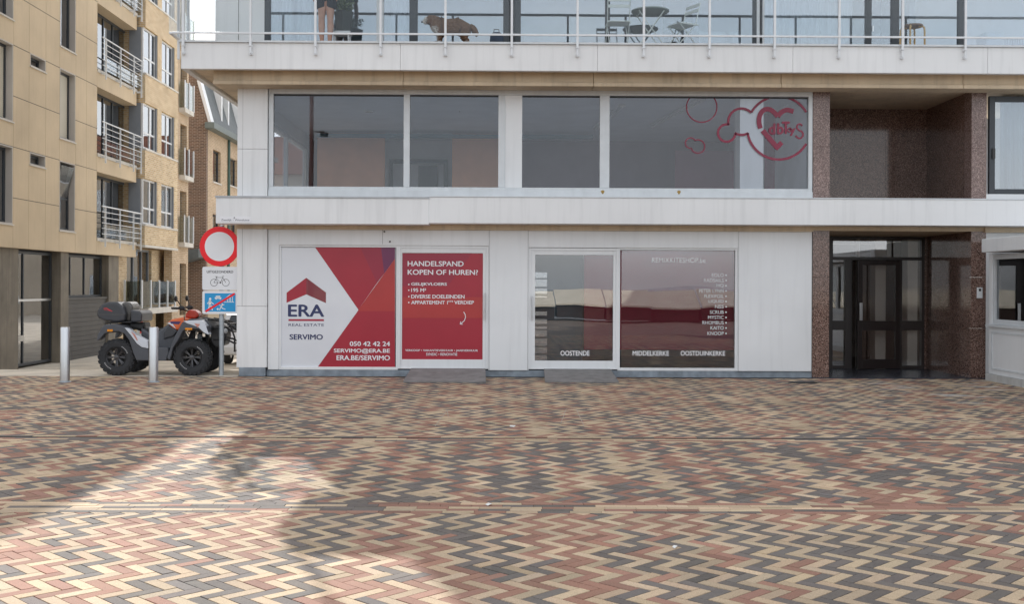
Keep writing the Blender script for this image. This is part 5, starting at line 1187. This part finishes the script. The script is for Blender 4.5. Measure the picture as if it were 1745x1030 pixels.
for s_ in (-1, 1):
    lx = .068 if s_ < 0 else .062; off = -.03 if s_ < 0 else .0
    limb(0, [((s_*.085, 0, .86), .09), ((s_*lx+off*.3, -.005, .68), .075), ((s_*lx+off*.6, -.012, .52), .054), ((s_*lx+off*.7, -.004, .44), .047), ((s_*(lx-.0)+off*.8, .02, .34), .054), ((s_*(lx-.008)+off, .012, .20), .040), ((s_*(lx-.012)+off, .01, .09), .031), ((s_*(lx-.012)+off, .0, .045), .034), ((s_*(lx)+off, -.08, .03), (.036, .026)), ((s_*(lx+.008)+off, -.165, .018), (.038, .016))])
    hnd = limb(3, [((s_*.17, .01, 1.40), .058), ((s_*.23, .03, 1.16), .045), ((s_*.235, -.05, .95), .035), ((s_*.225, -.08, .90), .026), ((s_*.215, -.10, .84), (.018, .036))])
    for k, (dy, ln, rr_) in enumerate(((-.030, .065, .008), (-.010, .075, .0085), (.010, .07, .008), (.028, .052, .007))):
        limb(hnd, [((s_*.212, -.11+dy*.9, .80), rr_), ((s_*.206, -.118+dy, .80-ln*.55), rr_*.95), ((s_*.192, -.118+dy, .80-ln), rr_*.85)])
    limb(hnd-1, [((s_*.205, -.125, .865), .011), ((s_*.195, -.145, .83), .0095), ((s_*.19, -.15, .80), .008)])
Rd = [(q[0]*1.18, q[1]*1.18) if V[i][2] < .75 else q for i, q in enumerate(Rd)]
body = mesh_obj('body', skin_mesh(V, E, Rd, 2), skin, pn)
def shell(name, vs, es, rs, m_): return mesh_obj(name, skin_mesh(vs, es, rs, 2), m_, pn)
shell('shorts', [(0, 0, 1.0), (0, 0, .92), (-.09, 0, .84), (-.095, -.005, .70), (-.098, -.008, .60), (.09, 0, .84), (.082, -.005, .70), (.08, -.008, .60)], [(0, 1), (1, 2), (2, 3), (3, 4), (1, 5), (5, 6), (6, 7)], [(.175, .135), (.18, .145), .115, .10, .098, .115, .10, .098], cloth)
shell('shirt', [(0, .01, 1.0), (0, .01, 1.15), (0, .015, 1.3), (0, .01, 1.43), (-.18, .01, 1.40), (-.225, .03, 1.24), (.18, .01, 1.40), (.225, .03, 1.24)], [(0, 1), (1, 2), (2, 3), (3, 4), (4, 5), (3, 6), (6, 7)], [(.18, .135), (.165, .125), (.18, .13), (.12, .10), .075, .065, .075, .065], shirt)
m = MB(); m.ball((0, .012, 1.70), (.088, .10, .105)); m.build('hair', hairm, pn, smooth=True)
m = MB()
for s_ in (-1, 1): m.ball((s_*.03, -.112, 1.665), .011)
m.build('eyes', swh, pn, smooth=True); m = MB(); m.prism([(-.118, 1.655), (-.14, 1.625), (-.112, 1.62)], -.011, .011, 'x'); m.build('nose', skin, pn); m = MB(); m.ball((0, -.105, 1.598), (.024, .008, .006)); m.build('mouth', mat('lip', (.4, .14, .12), .5), pn, smooth=True)
# --- dog
def fur_mat():
    m, n, l, o = newmat('dog_fur'); p = n.new('ShaderNodeBsdfPrincipled'); p.inputs['Roughness'].default_value = .9
    tcn = n.new('ShaderNodeTexCoord'); sp = n.new('ShaderNodeSeparateXYZ'); l(tcn.outputs['Object'], sp.inputs[0])
    mpn = n.new('ShaderNodeMapping'); mpn.inputs['Scale'].default_value = (9, 14, 30); l(tcn.outputs['Object'], mpn.inputs[0])
    nz = n.new('ShaderNodeTexNoise'); nz.inputs['Scale'].default_value = 3; nz.inputs['Detail'].default_value = 6; l(mpn.outputs[0], nz.inputs['Vector'])
    cr = n.new('ShaderNodeValToRGB'); cr.color_ramp.elements[0].color = (.10, .05, .025, 1); cr.color_ramp.elements[1].color = (.27, .16, .10, 1); cr.color_ramp.elements[0].position = .3; cr.color_ramp.elements[1].position = .7; l(nz.outputs[0], cr.inputs[0])
    def step(src, lo, hi):
        r = n.new('ShaderNodeMapRange'); r.inputs[1].default_value = lo; r.inputs[2].default_value = hi; l(src, r.inputs[0]); return r.outputs[0]
    def add(a, b_, op='ADD'):
        q = n.new('ShaderNodeMath'); q.operation = op; l(a, q.inputs[0]); l(b_, q.inputs[1]); return q.outputs[0]
    nn = n.new('ShaderNodeMath'); nn.operation = 'MULTIPLY_ADD'; nn.inputs[1].default_value = .16; nn.inputs[2].default_value = -.08; l(nz.outputs[0], nn.inputs[0])
    xx = add(sp.outputs[0], nn.outputs[0]); zz_ = add(sp.outputs[2], nn.outputs[0])
    muz = step(xx, .405, .425); chest = add(step(xx, .20, .24), step(zz_, .34, .30), 'MULTIPLY'); paw = step(zz_, .09, .06)
    mm = n.new('ShaderNodeMath'); mm.operation = 'MAXIMUM'; l(muz, mm.inputs[0]); l(chest, mm.inputs[1]); m3 = n.new('ShaderNodeMath'); m3.operation = 'MAXIMUM'; l(mm.outputs[0], m3.inputs[0]); l(paw, m3.inputs[1])
    x = n.new('ShaderNodeMix'); x.data_type = 'RGBA'; l(m3.outputs[0], x.inputs[0]); l(cr.outputs[0], x.inputs[6]); x.inputs[7].default_value = (.66, .62, .58, 1)
    l(x.outputs[2], p.inputs['Base Color']); b = n.new('ShaderNodeBump'); b.inputs['Strength'].default_value = .9; b.inputs['Distance'].default_value = .02; l(nz.outputs[0], b.inputs['Height']); l(b.outputs[0], p.inputs['Normal'])
    l(p.outputs[0], o.inputs[0]); return m
fur = fur_mat()
dg_ = thing('dog', 'brown and white long haired dog standing on the balcony', 'dog', (wx(768, -.38, 50), -.36, zB), R(180))
V = [(0, 0, .345), (-.13, 0, .35), (-.24, 0, .345), (.12, 0, .34), (.21, 0, .35), (.28, 0, .42), (.335, 0, .465), (.40, 0, .455), (.445, 0, .43), (.475, 0, .42)]
E = [(0, 1), (1, 2), (0, 3), (3, 4), (4, 5), (5, 6), (6, 7), (7, 8), (8, 9)]; Rd = [(.105, .105), (.10, .10), (.085, .09), (.115, .12), (.10, .12), (.085, .09), (.082, .078), (.06, .055), (.038, .036), (.026, .026)]
for s_ in (-1, 1):
    limb(4, [((.20, s_*.075, .26), .055), ((.185, s_*.08, .17), .036), ((.195, s_*.08, .07), .026), ((.205, s_*.08, .022), .028), ((.235, s_*.08, .016), .022)])
    limb(2, [((-.25, s_*.075, .25), .07), ((-.20, s_*.08, .19), .05), ((-.285, s_*.08, .10), .03), ((-.275, s_*.08, .022), .026), ((-.24, s_*.08, .016), .022)])
limb(2, [((-.33, 0, .36), .04), ((-.40, 0, .31), .05), ((-.44, 0, .24), .035), ((-.45, 0, .18), .015)])
Rd = [(a_*1.36, b2*1.36) for a_, b2 in Rd]
dme = skin_mesh(V, E, Rd, 3)
for v_ in dme.vertices:       # shaggy outline
    k = math.sin(v_.co.x*71+v_.co.z*37)*math.sin(v_.co.z*83+v_.co.y*59)*.008+random.gauss(0, .0025); v_.co += v_.normal*k
mesh_obj('body', dme, fur, dg_)
for s_ in (-1, 1):
    m = MB(); m.ball((.325, s_*.085, .425), (.038, .018, .075), 10, 8); o = m.build('ear', mat('ear_fur', (.13, .06, .03), .9, .3, 40) if 'ear_fur' not in MATS else MATS['ear_fur'], dg_, smooth=True)
m = MB(); m.ball((.492, 0, .428), .017); m.build('nose', black, dg_, smooth=True); m = MB()
for s_ in (-1, 1): m.ball((.415, s_*.04, .488), .009)
m.build('eyes', black, dg_, smooth=True)
# --- bistro set
mint = mat('mint_metal', (.70, .77, .77), .4, .05, 8); tabm = mat('table_metal', (.30, .36, .36), .45, .06, 8)
bt = thing('bistro_table', 'round pale folding metal table between two folding chairs', 'table', (wx(1108, -.05, 10), -.05, zB))
m = MB(); m.lathe([(0, .70), (.325, .70), (.33, .705), (.33, .722), (0, .725)], n=36, cap=False); m.build('tabletop', tabm, bt, smooth=True)
for s_ in (-1, 1):
    m = MB(); m.tube([(-.27*s_, -.18, .012), (0, -.18+.0, .38), (.22*s_, -.18, .69)], .010, 6); m.tube([(-.27*s_, .18, .012), (0, .18, .38), (.22*s_, .18, .69)], .010, 6); m.tube([(-.27*s_, -.18, .012), (-.27*s_, .18, .012)], .010, 6); m.tube([(.2*s_, -.18, .66), (.2*s_, .18, .66)], .008, 6); m.build('leg', mint, bt, smooth=True)
def bistro_chair(x, y, rz, label):
    t = thing('folding_chair', label, 'chair', (x, y, zB), rz, 'bistro chairs by the table'); W_ = .19
    m = MB()
    for k in range(6): m.box(-W_, W_, -.18+.065*k, -.13+.065*k, .44, .455)
    for s_ in (-1, 1): m.box(s_*W_-.008, s_*W_+.008, -.19, .20, .425, .44)
    m.build('seat', mint, t)
    for s_ in (-1, 1):
        m = MB(); m.tube([(s_*W_, -.26, .01), (s_*W_, .14, .45), (s_*W_, .24, .83)], .009, 6); m.build('back_leg', mint, t, smooth=True)
        m = MB(); m.tube([(s_*(W_-.03), .25, .01), (s_*(W_-.03), -.18, .44)], .009, 6); m.build('front_leg', mint, t, smooth=True)
    m = MB()
    for z, y_ in ((.80, .232), (.70, .206)): m.box(-W_, W_, y_-.012, y_+.0, z-.026, z+.026)
    m.build('backrest', mint, t); m = MB(); m.tube([(-W_, -.19, .085), (W_, -.19, .085)], .007, 6); m.tube([(-W_+.03, .23, .03), (W_-.03, .23, .03)], .007, 6); m.build('stretcher', mint, t)
    return t
bistro_chair(wx(1053, -.3, 40), -.25, R(180), 'pale slatted folding chair left of the round table, its back to the railing'); bistro_chair(wx(1163, -.15, 40), -.15, R(-62), 'pale slatted folding chair right of the round table, turned sideways')
birch = mat('birch_wood', (.62, .42, .20), .5, .12, 8, streak=.1)
st = thing('wooden_stool', 'round birch stool with bent legs near the dark balcony door', 'stool', (wx(1556, -.3, 50), -.27, zB))
m = MB(); m.lathe([(0, .415), (.17, .415), (.175, .42), (.175, .44), (.17, .445), (0, .447)], n=32, cap=False); m.build('seat', mat('stool_top', (.20, .13, .10), .5), st, smooth=True)
for k in range(4):
    a = math.pi/4+k*math.pi/2+.25; cx, cyy = math.cos(a), math.sin(a)
    m = MB(); m.tube([(cx*.205, cyy*.205, .0), (cx*.2, cyy*.2, .34), (cx*.193, cyy*.193, .385), (cx*.17, cyy*.17, .41), (cx*.10, cyy*.10, .412)], .017, 8); m.build('leg', birch, st, smooth=True)
# --- plant stand with pot, bags and boxes behind the railing
xp_, yp_ = wx(585, -.1, 40), -.05
ps = thing('plant_stand', 'low white stand under the dark planter beside the bare legs', 'plant stand', (xp_-.03, yp_, zB)); m = MB(); m.box(-.16, .16, -.14, .14, .27, .31); m.build('top', whitem, ps, bevel=.005)
for sx_ in (-1, 1):
    for sy_ in (-1, 1): m = MB(); m.box(sx_*.13-.012, sx_*.13+.012, sy_*.11-.012, sy_*.11+.012, 0, .27); m.build('leg', whitem, ps)
pp = thing('potted_plant', 'dark square planter with pale leafy plant on the white stand', 'plant', (xp_, yp_, zB+.312))
m = MB(); m.lathe([(.12, 0), (.13, .02), (.165, .33), (.17, .36), (.15, .36), (.14, .33), (0, .32)], n=4, cap=False); m.build('planter', mat('planter_dark', (.045, .055, .055), .7, .2, 6), pp, bevel=.01)
m = MB()
for k in range(160):
    a, rr_, z = random.uniform(0, 6.28), random.uniform(.0, .19), .36+random.uniform(0, .22); c0 = Vector((rr_*math.cos(a), rr_*math.sin(a), z)); d1 = Vector((random.gauss(0, 1), random.gauss(0, 1), random.gauss(.3, .7))).normalized()*.035; d2 = d1.cross(Vector((random.random(), random.random(), 1))).normalized()*.016
    m.add([c0-d1, c0+d2, c0+d1, c0-d2], [(0, 1, 2, 3)])
m.build('leaves', mat('pale_leaf', (.30, .38, .28), .6, .4, 30), pp, recalc=False)
m = MB()
for k in range(9):
    a = k*.7; m.tube([(0, 0, .33), (.1*math.cos(a), .1*math.sin(a), .45), (.16*math.cos(a), .16*math.sin(a), .52)], .004, 5)
m.build('stem', mat('stem_green', (.08, .12, .05), .7), pp)
bag = thing('storage_bag', 'slate blue upright storage bag behind the brown dog', 'bag', (wx(846, .1, 50), .12, zB)); m = MB(); m.prism([(-.13, 0), (.14, 0), (.12, .30), (.06, .36), (-.06, .36), (-.11, .28)], -.10, .10); m.build('sack', mat('bag_cloth', (.06, .08, .12), .85, .2, 8, .3, 30), bag, bevel=.03); m = MB(); m.tube([(-.05, 0, .355), (-.04, 0, .42), (.04, 0, .42), (.05, 0, .355)], .008, 6); m.build('strap', black, bag)
cr_ = thing('yellow_crate', 'small yellow crate on the balcony floor in front of the slate blue bag', 'crate', (wx(837, -.35, 65), -.36, zB)); m = MB(); m.box(-.11, .11, -.07, .07, 0, .012); m.build('base', mat('crate_yellow', (.55, .40, .10), .6), cr_)
for a_, b2, c2, d2 in ((-.11, .11, -.07, -.058), (-.11, .11, .058, .07), (-.11, -.098, -.058, .058), (.098, .11, -.058, .058)): m = MB(); m.box(a_, b2, c2, d2, .0125, .075); m.build('side', MATS['crate_yellow'], cr_, bevel=.003)
sh2 = thing('shell_ornament', 'small pale shell lying by the railing right of the stool', 'ornament', (wx(1621, -.45, 66), -.46, zB)); m = MB(); m.ball((0, 0, .02), (.10, .05, .03)); m.lathe([(.05, -.02), (.035, .03), (.015, .06), (0, .075)], (.06, 0, .02), 'x', 10); m.build('shell', mat('shell', (.55, .5, .42), .4, .3, 30), sh2, smooth=True)
# --- inside the apartments, behind the glazing
sofa_m = mat('white_upholstery', (.66, .67, .67), .9, .05, 5)
def sofa(px, Y, w_, label, arm=True):
    t = thing('white_sofa', label, 'sofa', (wx(px, Y, 50), Y, zB))
    m = MB(); m.box(-w_/2, w_/2, -.35, .35, .08, .40); m.build('seat', sofa_m, t, bevel=.05)
    m = MB(); m.box(-w_/2+.05, w_/2-.05, .2, .42, .40, .72); m.build('backrest', sofa_m, t, bevel=.07)
    for s_ in (-1, 1): m = MB(); m.box(s_*w_/2-.09, s_*w_/2+.09, -.36, .4, .08, .60); m.build('armrest', sofa_m, t, bevel=.06)
    m = MB()
    for s_ in (-1, 1):
        for q in (-.28, .28): m.tube([(s_*(w_/2-.1), q, 0), (s_*(w_/2-.1), q, .085)], .02, 8)
    m.build('leg', black, t)
sofa(930, 1.5, 1.0, 'long white sofa behind the glass left of the folding chairs'); sofa(1216, 1.2, .7, 'rounded white armchair behind the glass right of the folding chairs')
cb = thing('white_cabinet', 'low white cabinet inside behind the rightmost balcony glass', 'cabinet', (wx(1691, 1.0, 60), 1.1, zB)); m = MB(); m.box(-.17, .17, -.2, .2, 0, .62); m.build('carcass', sofa_m, cb, bevel=.01); m = MB(); m.box(-.15, .15, -.215, -.201, .03, .59); m.build('door', whitem, cb, bevel=.004); m = MB(); m.ball((.03, 0, .645), (.06, .05, .025)); m.build('trinket', whitem, cb)
rad = thing('radiator', 'white ribbed radiator inside beside the low white cabinet', 'radiator', (wx(1728, 1.0, 60), 1.0, zB)); m = MB()
for k in range(10): m.box(-.22+.046*k, -.195+.046*k, -.04, .04, .08, .50)
m.build('ribs', whitem, rad, bevel=.006); m = MB(); m.box(-.23, .25, -.02, .02, .05, .079); m.box(-.23, .25, -.02, .02, .501, .53); m.build('header', whitem, rad)
tb_ = thing('mint_box', 'pale green storage box inside beside the dark balcony door', 'box', (wx(1459, 1.0, 60), 1.0, zB)); m = MB(); m.prism([(-.14, 0), (.14, 0), (.165, .36), (-.165, .36)], -.15, .15); m.build('tub', mat('mint_plastic', (.28, .50, .42), .5), tb_, bevel=.015); m = MB(); m.box(-.175, .175, -.16, .16, .361, .39); m.build('lid', MATS['mint_plastic'], tb_, bevel=.01)
def curtain(px0, px1, Y, z0, z1, label, grp='white curtains behind the glass'):
    x0, x1 = wx(px0, Y, 60), wx(px1, Y, 60); t = thing('curtain', label, 'curtain', (0, 0, 0), 0, grp); n_ = max(12, int((x1-x0)/.018)); a_ = []; b2 = []
    ph = random.random()*6
    for k in range(n_+1):
        x = x0+(x1-x0)*k/n_; y = Y+.035*math.sin(x*38+ph)+.015*math.sin(x*91+ph*2); a_.append((x, y)); b2.append((x, y+.006))
    m = MB()
    for k in range(n_): m.add([(*a_[k], z0), (*a_[k+1], z0), (*a_[k+1], z1), (*a_[k], z1), (*b2[k], z0), (*b2[k+1], z0), (*b2[k+1], z1), (*b2[k], z1)], [(0, 1, 2, 3), (7, 6, 5, 4)])
    m.build('cloth', curt, t, smooth=True, recalc=False); m = MB(); m.tube([(x0-.05, Y, z1+.015), (x1+.05, Y, z1+.015)], .012, 6); m.build('rod', steel, t)
curtain(462, 500, .85, zF+.03, z2t-.15, 'white curtain behind the leftmost balcony glass'); curtain(506, 532, .95, zF+.03, z2t-.15, 'narrow white curtain just left of the bare legs'); curtain(655, 694, .9, zF+.03, z2t-.15, 'white curtain behind the glass left of the dog')
curtain(1303, 1425, .95, zF+.03, z2t-.15, 'wide white curtain behind the glass left of the dark door'); curtain(1430, 1452, .85, zF+.03, z2t-.15, 'gathered white curtain above the mint box')
curtain(1703, 1790, .35, wz(331, .35, 1715)-.1, wz(150, .3, 1715), 'white curtain in the black framed window right of the entrance')
# wall lantern far down the side street
xl, zl = on_x(338, 480, XH)
ln = thing('wall_lantern', 'black wall lantern on the stucco of the mansard house', 'lantern', (XH+.35, on_x(352, 480, XH)[0]+.6, zl))
m = MB(); m.lathe([(.14, -.25), (.24, .22), (.2, .24), (.02, .42)], n=6, cap=False); m.build('frame', black, ln); m = MB(); m.lathe([(.12, -.24), (.21, .2)], n=6); m.build('glass', mat('lantern_glass', (.45, .5, .5), .2), ln); m = MB(); m.tube([(-.34, 0, .1), (-.2, 0, .5), (0, 0, .5), (0, 0, .41)], .02, 6); m.build('bracket', black, ln)
# parked car beyond the quad bike
zst = -.655
car = thing('parked_car', 'white parked car with red rear lights seen past the quad bike', 'car', (-7.0, 13.5, zst)); carw = mat('car_white', (.7, .71, .73), .25, .03, 4, coat=.6); cgl = mat('car_glass', (.02, .025, .03), .08)
m = MB(); m.prism([(-2.0, .28), (2.0, .28), (2.05, .7), (1.2, .86), (.65, 1.38), (-1.5, 1.42), (-1.98, .95), (-2.05, .5)], -.82, .82, 'x'); m.build('body', carw, car, bevel=.07, seg=3)
for s_ in (-1, 1): m = MB(); m.prism([(-1.55, .95), (1.0, .92), (.58, 1.30), (-1.4, 1.33)], s_*.822, s_*.828, 'x'); m.build('side_window', cgl, car)
m = MB(); m.add([(-.68, -1.97, .98), (.68, -1.97, .98), (.6, -1.56, 1.38), (-.6, -1.56, 1.38)], [(0, 1, 2, 3)]); m.v = [(x, y-.02, z+.01) for x, y, z in m.v]; m.build('rear_window', cgl, car)
for s_ in (-1, 1):
    m = MB(); m.box(s_*.60, s_*.80, -2.07, -1.98, .72, .95); m.build('tail_light', sred, car, bevel=.01)
    for q in (-1.3, 1.3):
        m = MB(); m.lathe([(.17, -.1), (.30, -.1), (.32, -.06), (.32, .06), (.30, .1), (.17, .1)], (0, 0, 0), 'x', 24, False); wl = m.build('wheel', rubber, car, smooth=True); wl.location = (s_*.76, q, .32)
        m = MB(); m.lathe([(0, -.09), (.17, -.09), (.17, .09), (0, .09)], (0, 0, 0), 'x', 20, False); m.build('rim', steel, wl)

# ================================================================== SMALL THINGS ON AND NEAR THE PAVING
m = MB()
for px, py in ((833, 862), (875, 695), (1213, 927), (470, 768)):
    pass
scr = mat('litter_paper', (.72, .72, .70), .8, .1, 20)
for px, py, r_, lab in ((833, 862, .03, 'white paper scrap on the brick border course'), (873, 728, .045, 'small white litter scrap on the paving below the clear shop door'), (1150, 935, .02, 'tiny pale litter scrap on the right foreground paving')):
    x, y = gnd(px, py); t = thing('paper_scrap', lab, 'litter', (x, y, .003), random.random()*3, 'scraps of litter on the paving')
    m = MB(); a_ = [(-r_, -r_*.6, 0), (r_*.2, -r_*.8, .012), (r_, -r_*.1, .002), (r_*.5, r_*.7, .010), (-r_*.7, r_*.5, .004)]; m.add(a_+[(q[0], q[1], q[2]+.0015) for q in a_], [(4, 3, 2, 1, 0), (5, 6, 7, 8, 9), (0, 1, 6, 5), (1, 2, 7, 6), (2, 3, 8, 7), (3, 4, 9, 8), (4, 0, 5, 9)]); m.build('sheet', scr, t)
chk = mat('chalk_line', (.40, .36, .31), .95, .3, 60)
def chalk(pts, wd):
    P = [Vector((*gnd(*p), .0042)) for p in pts]; m = MB()
    for a_, b2 in zip(P, P[1:]):
        d_ = (b2-a_).normalized(); n_ = Vector((-d_.y, d_.x, 0))*wd/2; m.add([a_+n_, a_-n_, b2-n_, b2+n_], [(0, 1, 2, 3)])
    return m
cm = tag(chalk([(956, 722), (965, 698), (982, 698), (995, 727)], .007).build('chalk_drawing', chk, recalc=False), 'faint chalk outline drawn on the paving below the clear shop door', 'chalk mark')
cm2 = tag(chalk([(741, 728), (762, 700), (764, 712)], .007).build('chalk_drawing', chk, recalc=False), 'faint chalk stroke drawn on the paving below the poster door', 'chalk mark')
dx_, dy_ = gnd(1369, 653); dgt = thing('floor_drain', 'dark oval drain grate in the paving left of the granite pillar', 'drain', (dx_, dy_, .0045))
m = MB(); m.lathe([(.0, 0), (.26, 0), (.26, .004), (.0, .004)], n=28, cap=False); m.v = [(x, y*.6, z) for x, y, z in m.v]; m.build('plate', mat('drain_iron', (.05, .045, .04), .7, .3, 30), dgt)
m = MB()
for k in range(6): m.box(-.2, .2, -.12+.045*k, -.10+.045*k, .0045, .010)
m.build('bars', black, dgt)
for px, py in ((664.5, 412), (655, 395)):
    x, z = on_y(px, py, 0); m = MB(); m.lathe([(.0, -.03), (.012, -.03), (.016, -.004), (.016, 0), (0, 0)], (x, 0, z), 'y', 12, False); m.build('wall_fixing', joint, apt)
rst = mat('rust_stain', (.36, .24, .07), .9, .3, 40)
for px, py in ((1027, 327.5), (1157, 328)):
    x, z = on_y(px, py, -.0312); m = MB(); m.add([(x+.03*math.cos(k*.7)*(1+.4*math.sin(k*2.1)), -.0312, z+.035*math.sin(k*.7)) for k in range(9)], [tuple(range(9))]); m.build('rust_stain', rst, apt, recalc=False)

# ================================================================== SEEN ONLY AS REFLECTIONS: beach side of the promenade
cream = mat('cream_roof_panel', (.80, .72, .58), .7, .1, 1.5); dkw = mat('dark_cabin_wood', (.05, .03, .025), .8, .3, 4)
cab = thing('beach_cabin', 'low dark beach cabin with a cream lid roof on the promenade edge', 'beach cabin', (-14, -31.5, 0), 0, 'beach cabins mirrored in the shop window')
m = MB(); m.box(-1.05, 1.05, -.9, .9, 0, .56); m.build('box', dkw, cab); m = MB(); m.add([(-1.08, 1.0, .58), (1.08, 1.0, .58), (1.08, -1.0, 1.3), (-1.08, -1.0, 1.3), (-1.08, 1.0, .66), (1.08, 1.0, .66), (1.08, -1.0, 1.38), (-1.08, -1.0, 1.38)], [(0, 1, 2, 3), (7, 6, 5, 4), (0, 4, 5, 1), (1, 5, 6, 2), (2, 6, 7, 3), (3, 7, 4, 0)]); m.build('lid', cream, cab)
for k in range(1, 16):
    c_ = copy_tree(cab); c_.location = (-14+2.2*k, -31.5+.2*math.sin(k*2.3), .06*math.sin(k*1.7)+.06)
lp = thing('lamp_post', 'tall red brown lamp post with a small camera arm, mirrored in the upper window', 'lamp post', (wx(531, 24, 300) if False else -7.55, -24.5, 0))
m = MB(); m.tube([(0, 0, 0), (0, 0, 11)], [.12, .07], 12); m.build('pole', mat('pole_rust', (.16, .05, .04), .5, .1, 3), lp, smooth=True); m = MB(); m.tube([(0, 0, 7.7), (.5, 0, 7.7)], .03, 6); m.box(.35, .65, -.1, .1, 7.5, 7.66); m.build('camera_arm', black, lp); m = MB(); m.box(-.2, 1.2, -.12, .12, 11, 11.12); m.build('lamp_head', galv, lp)
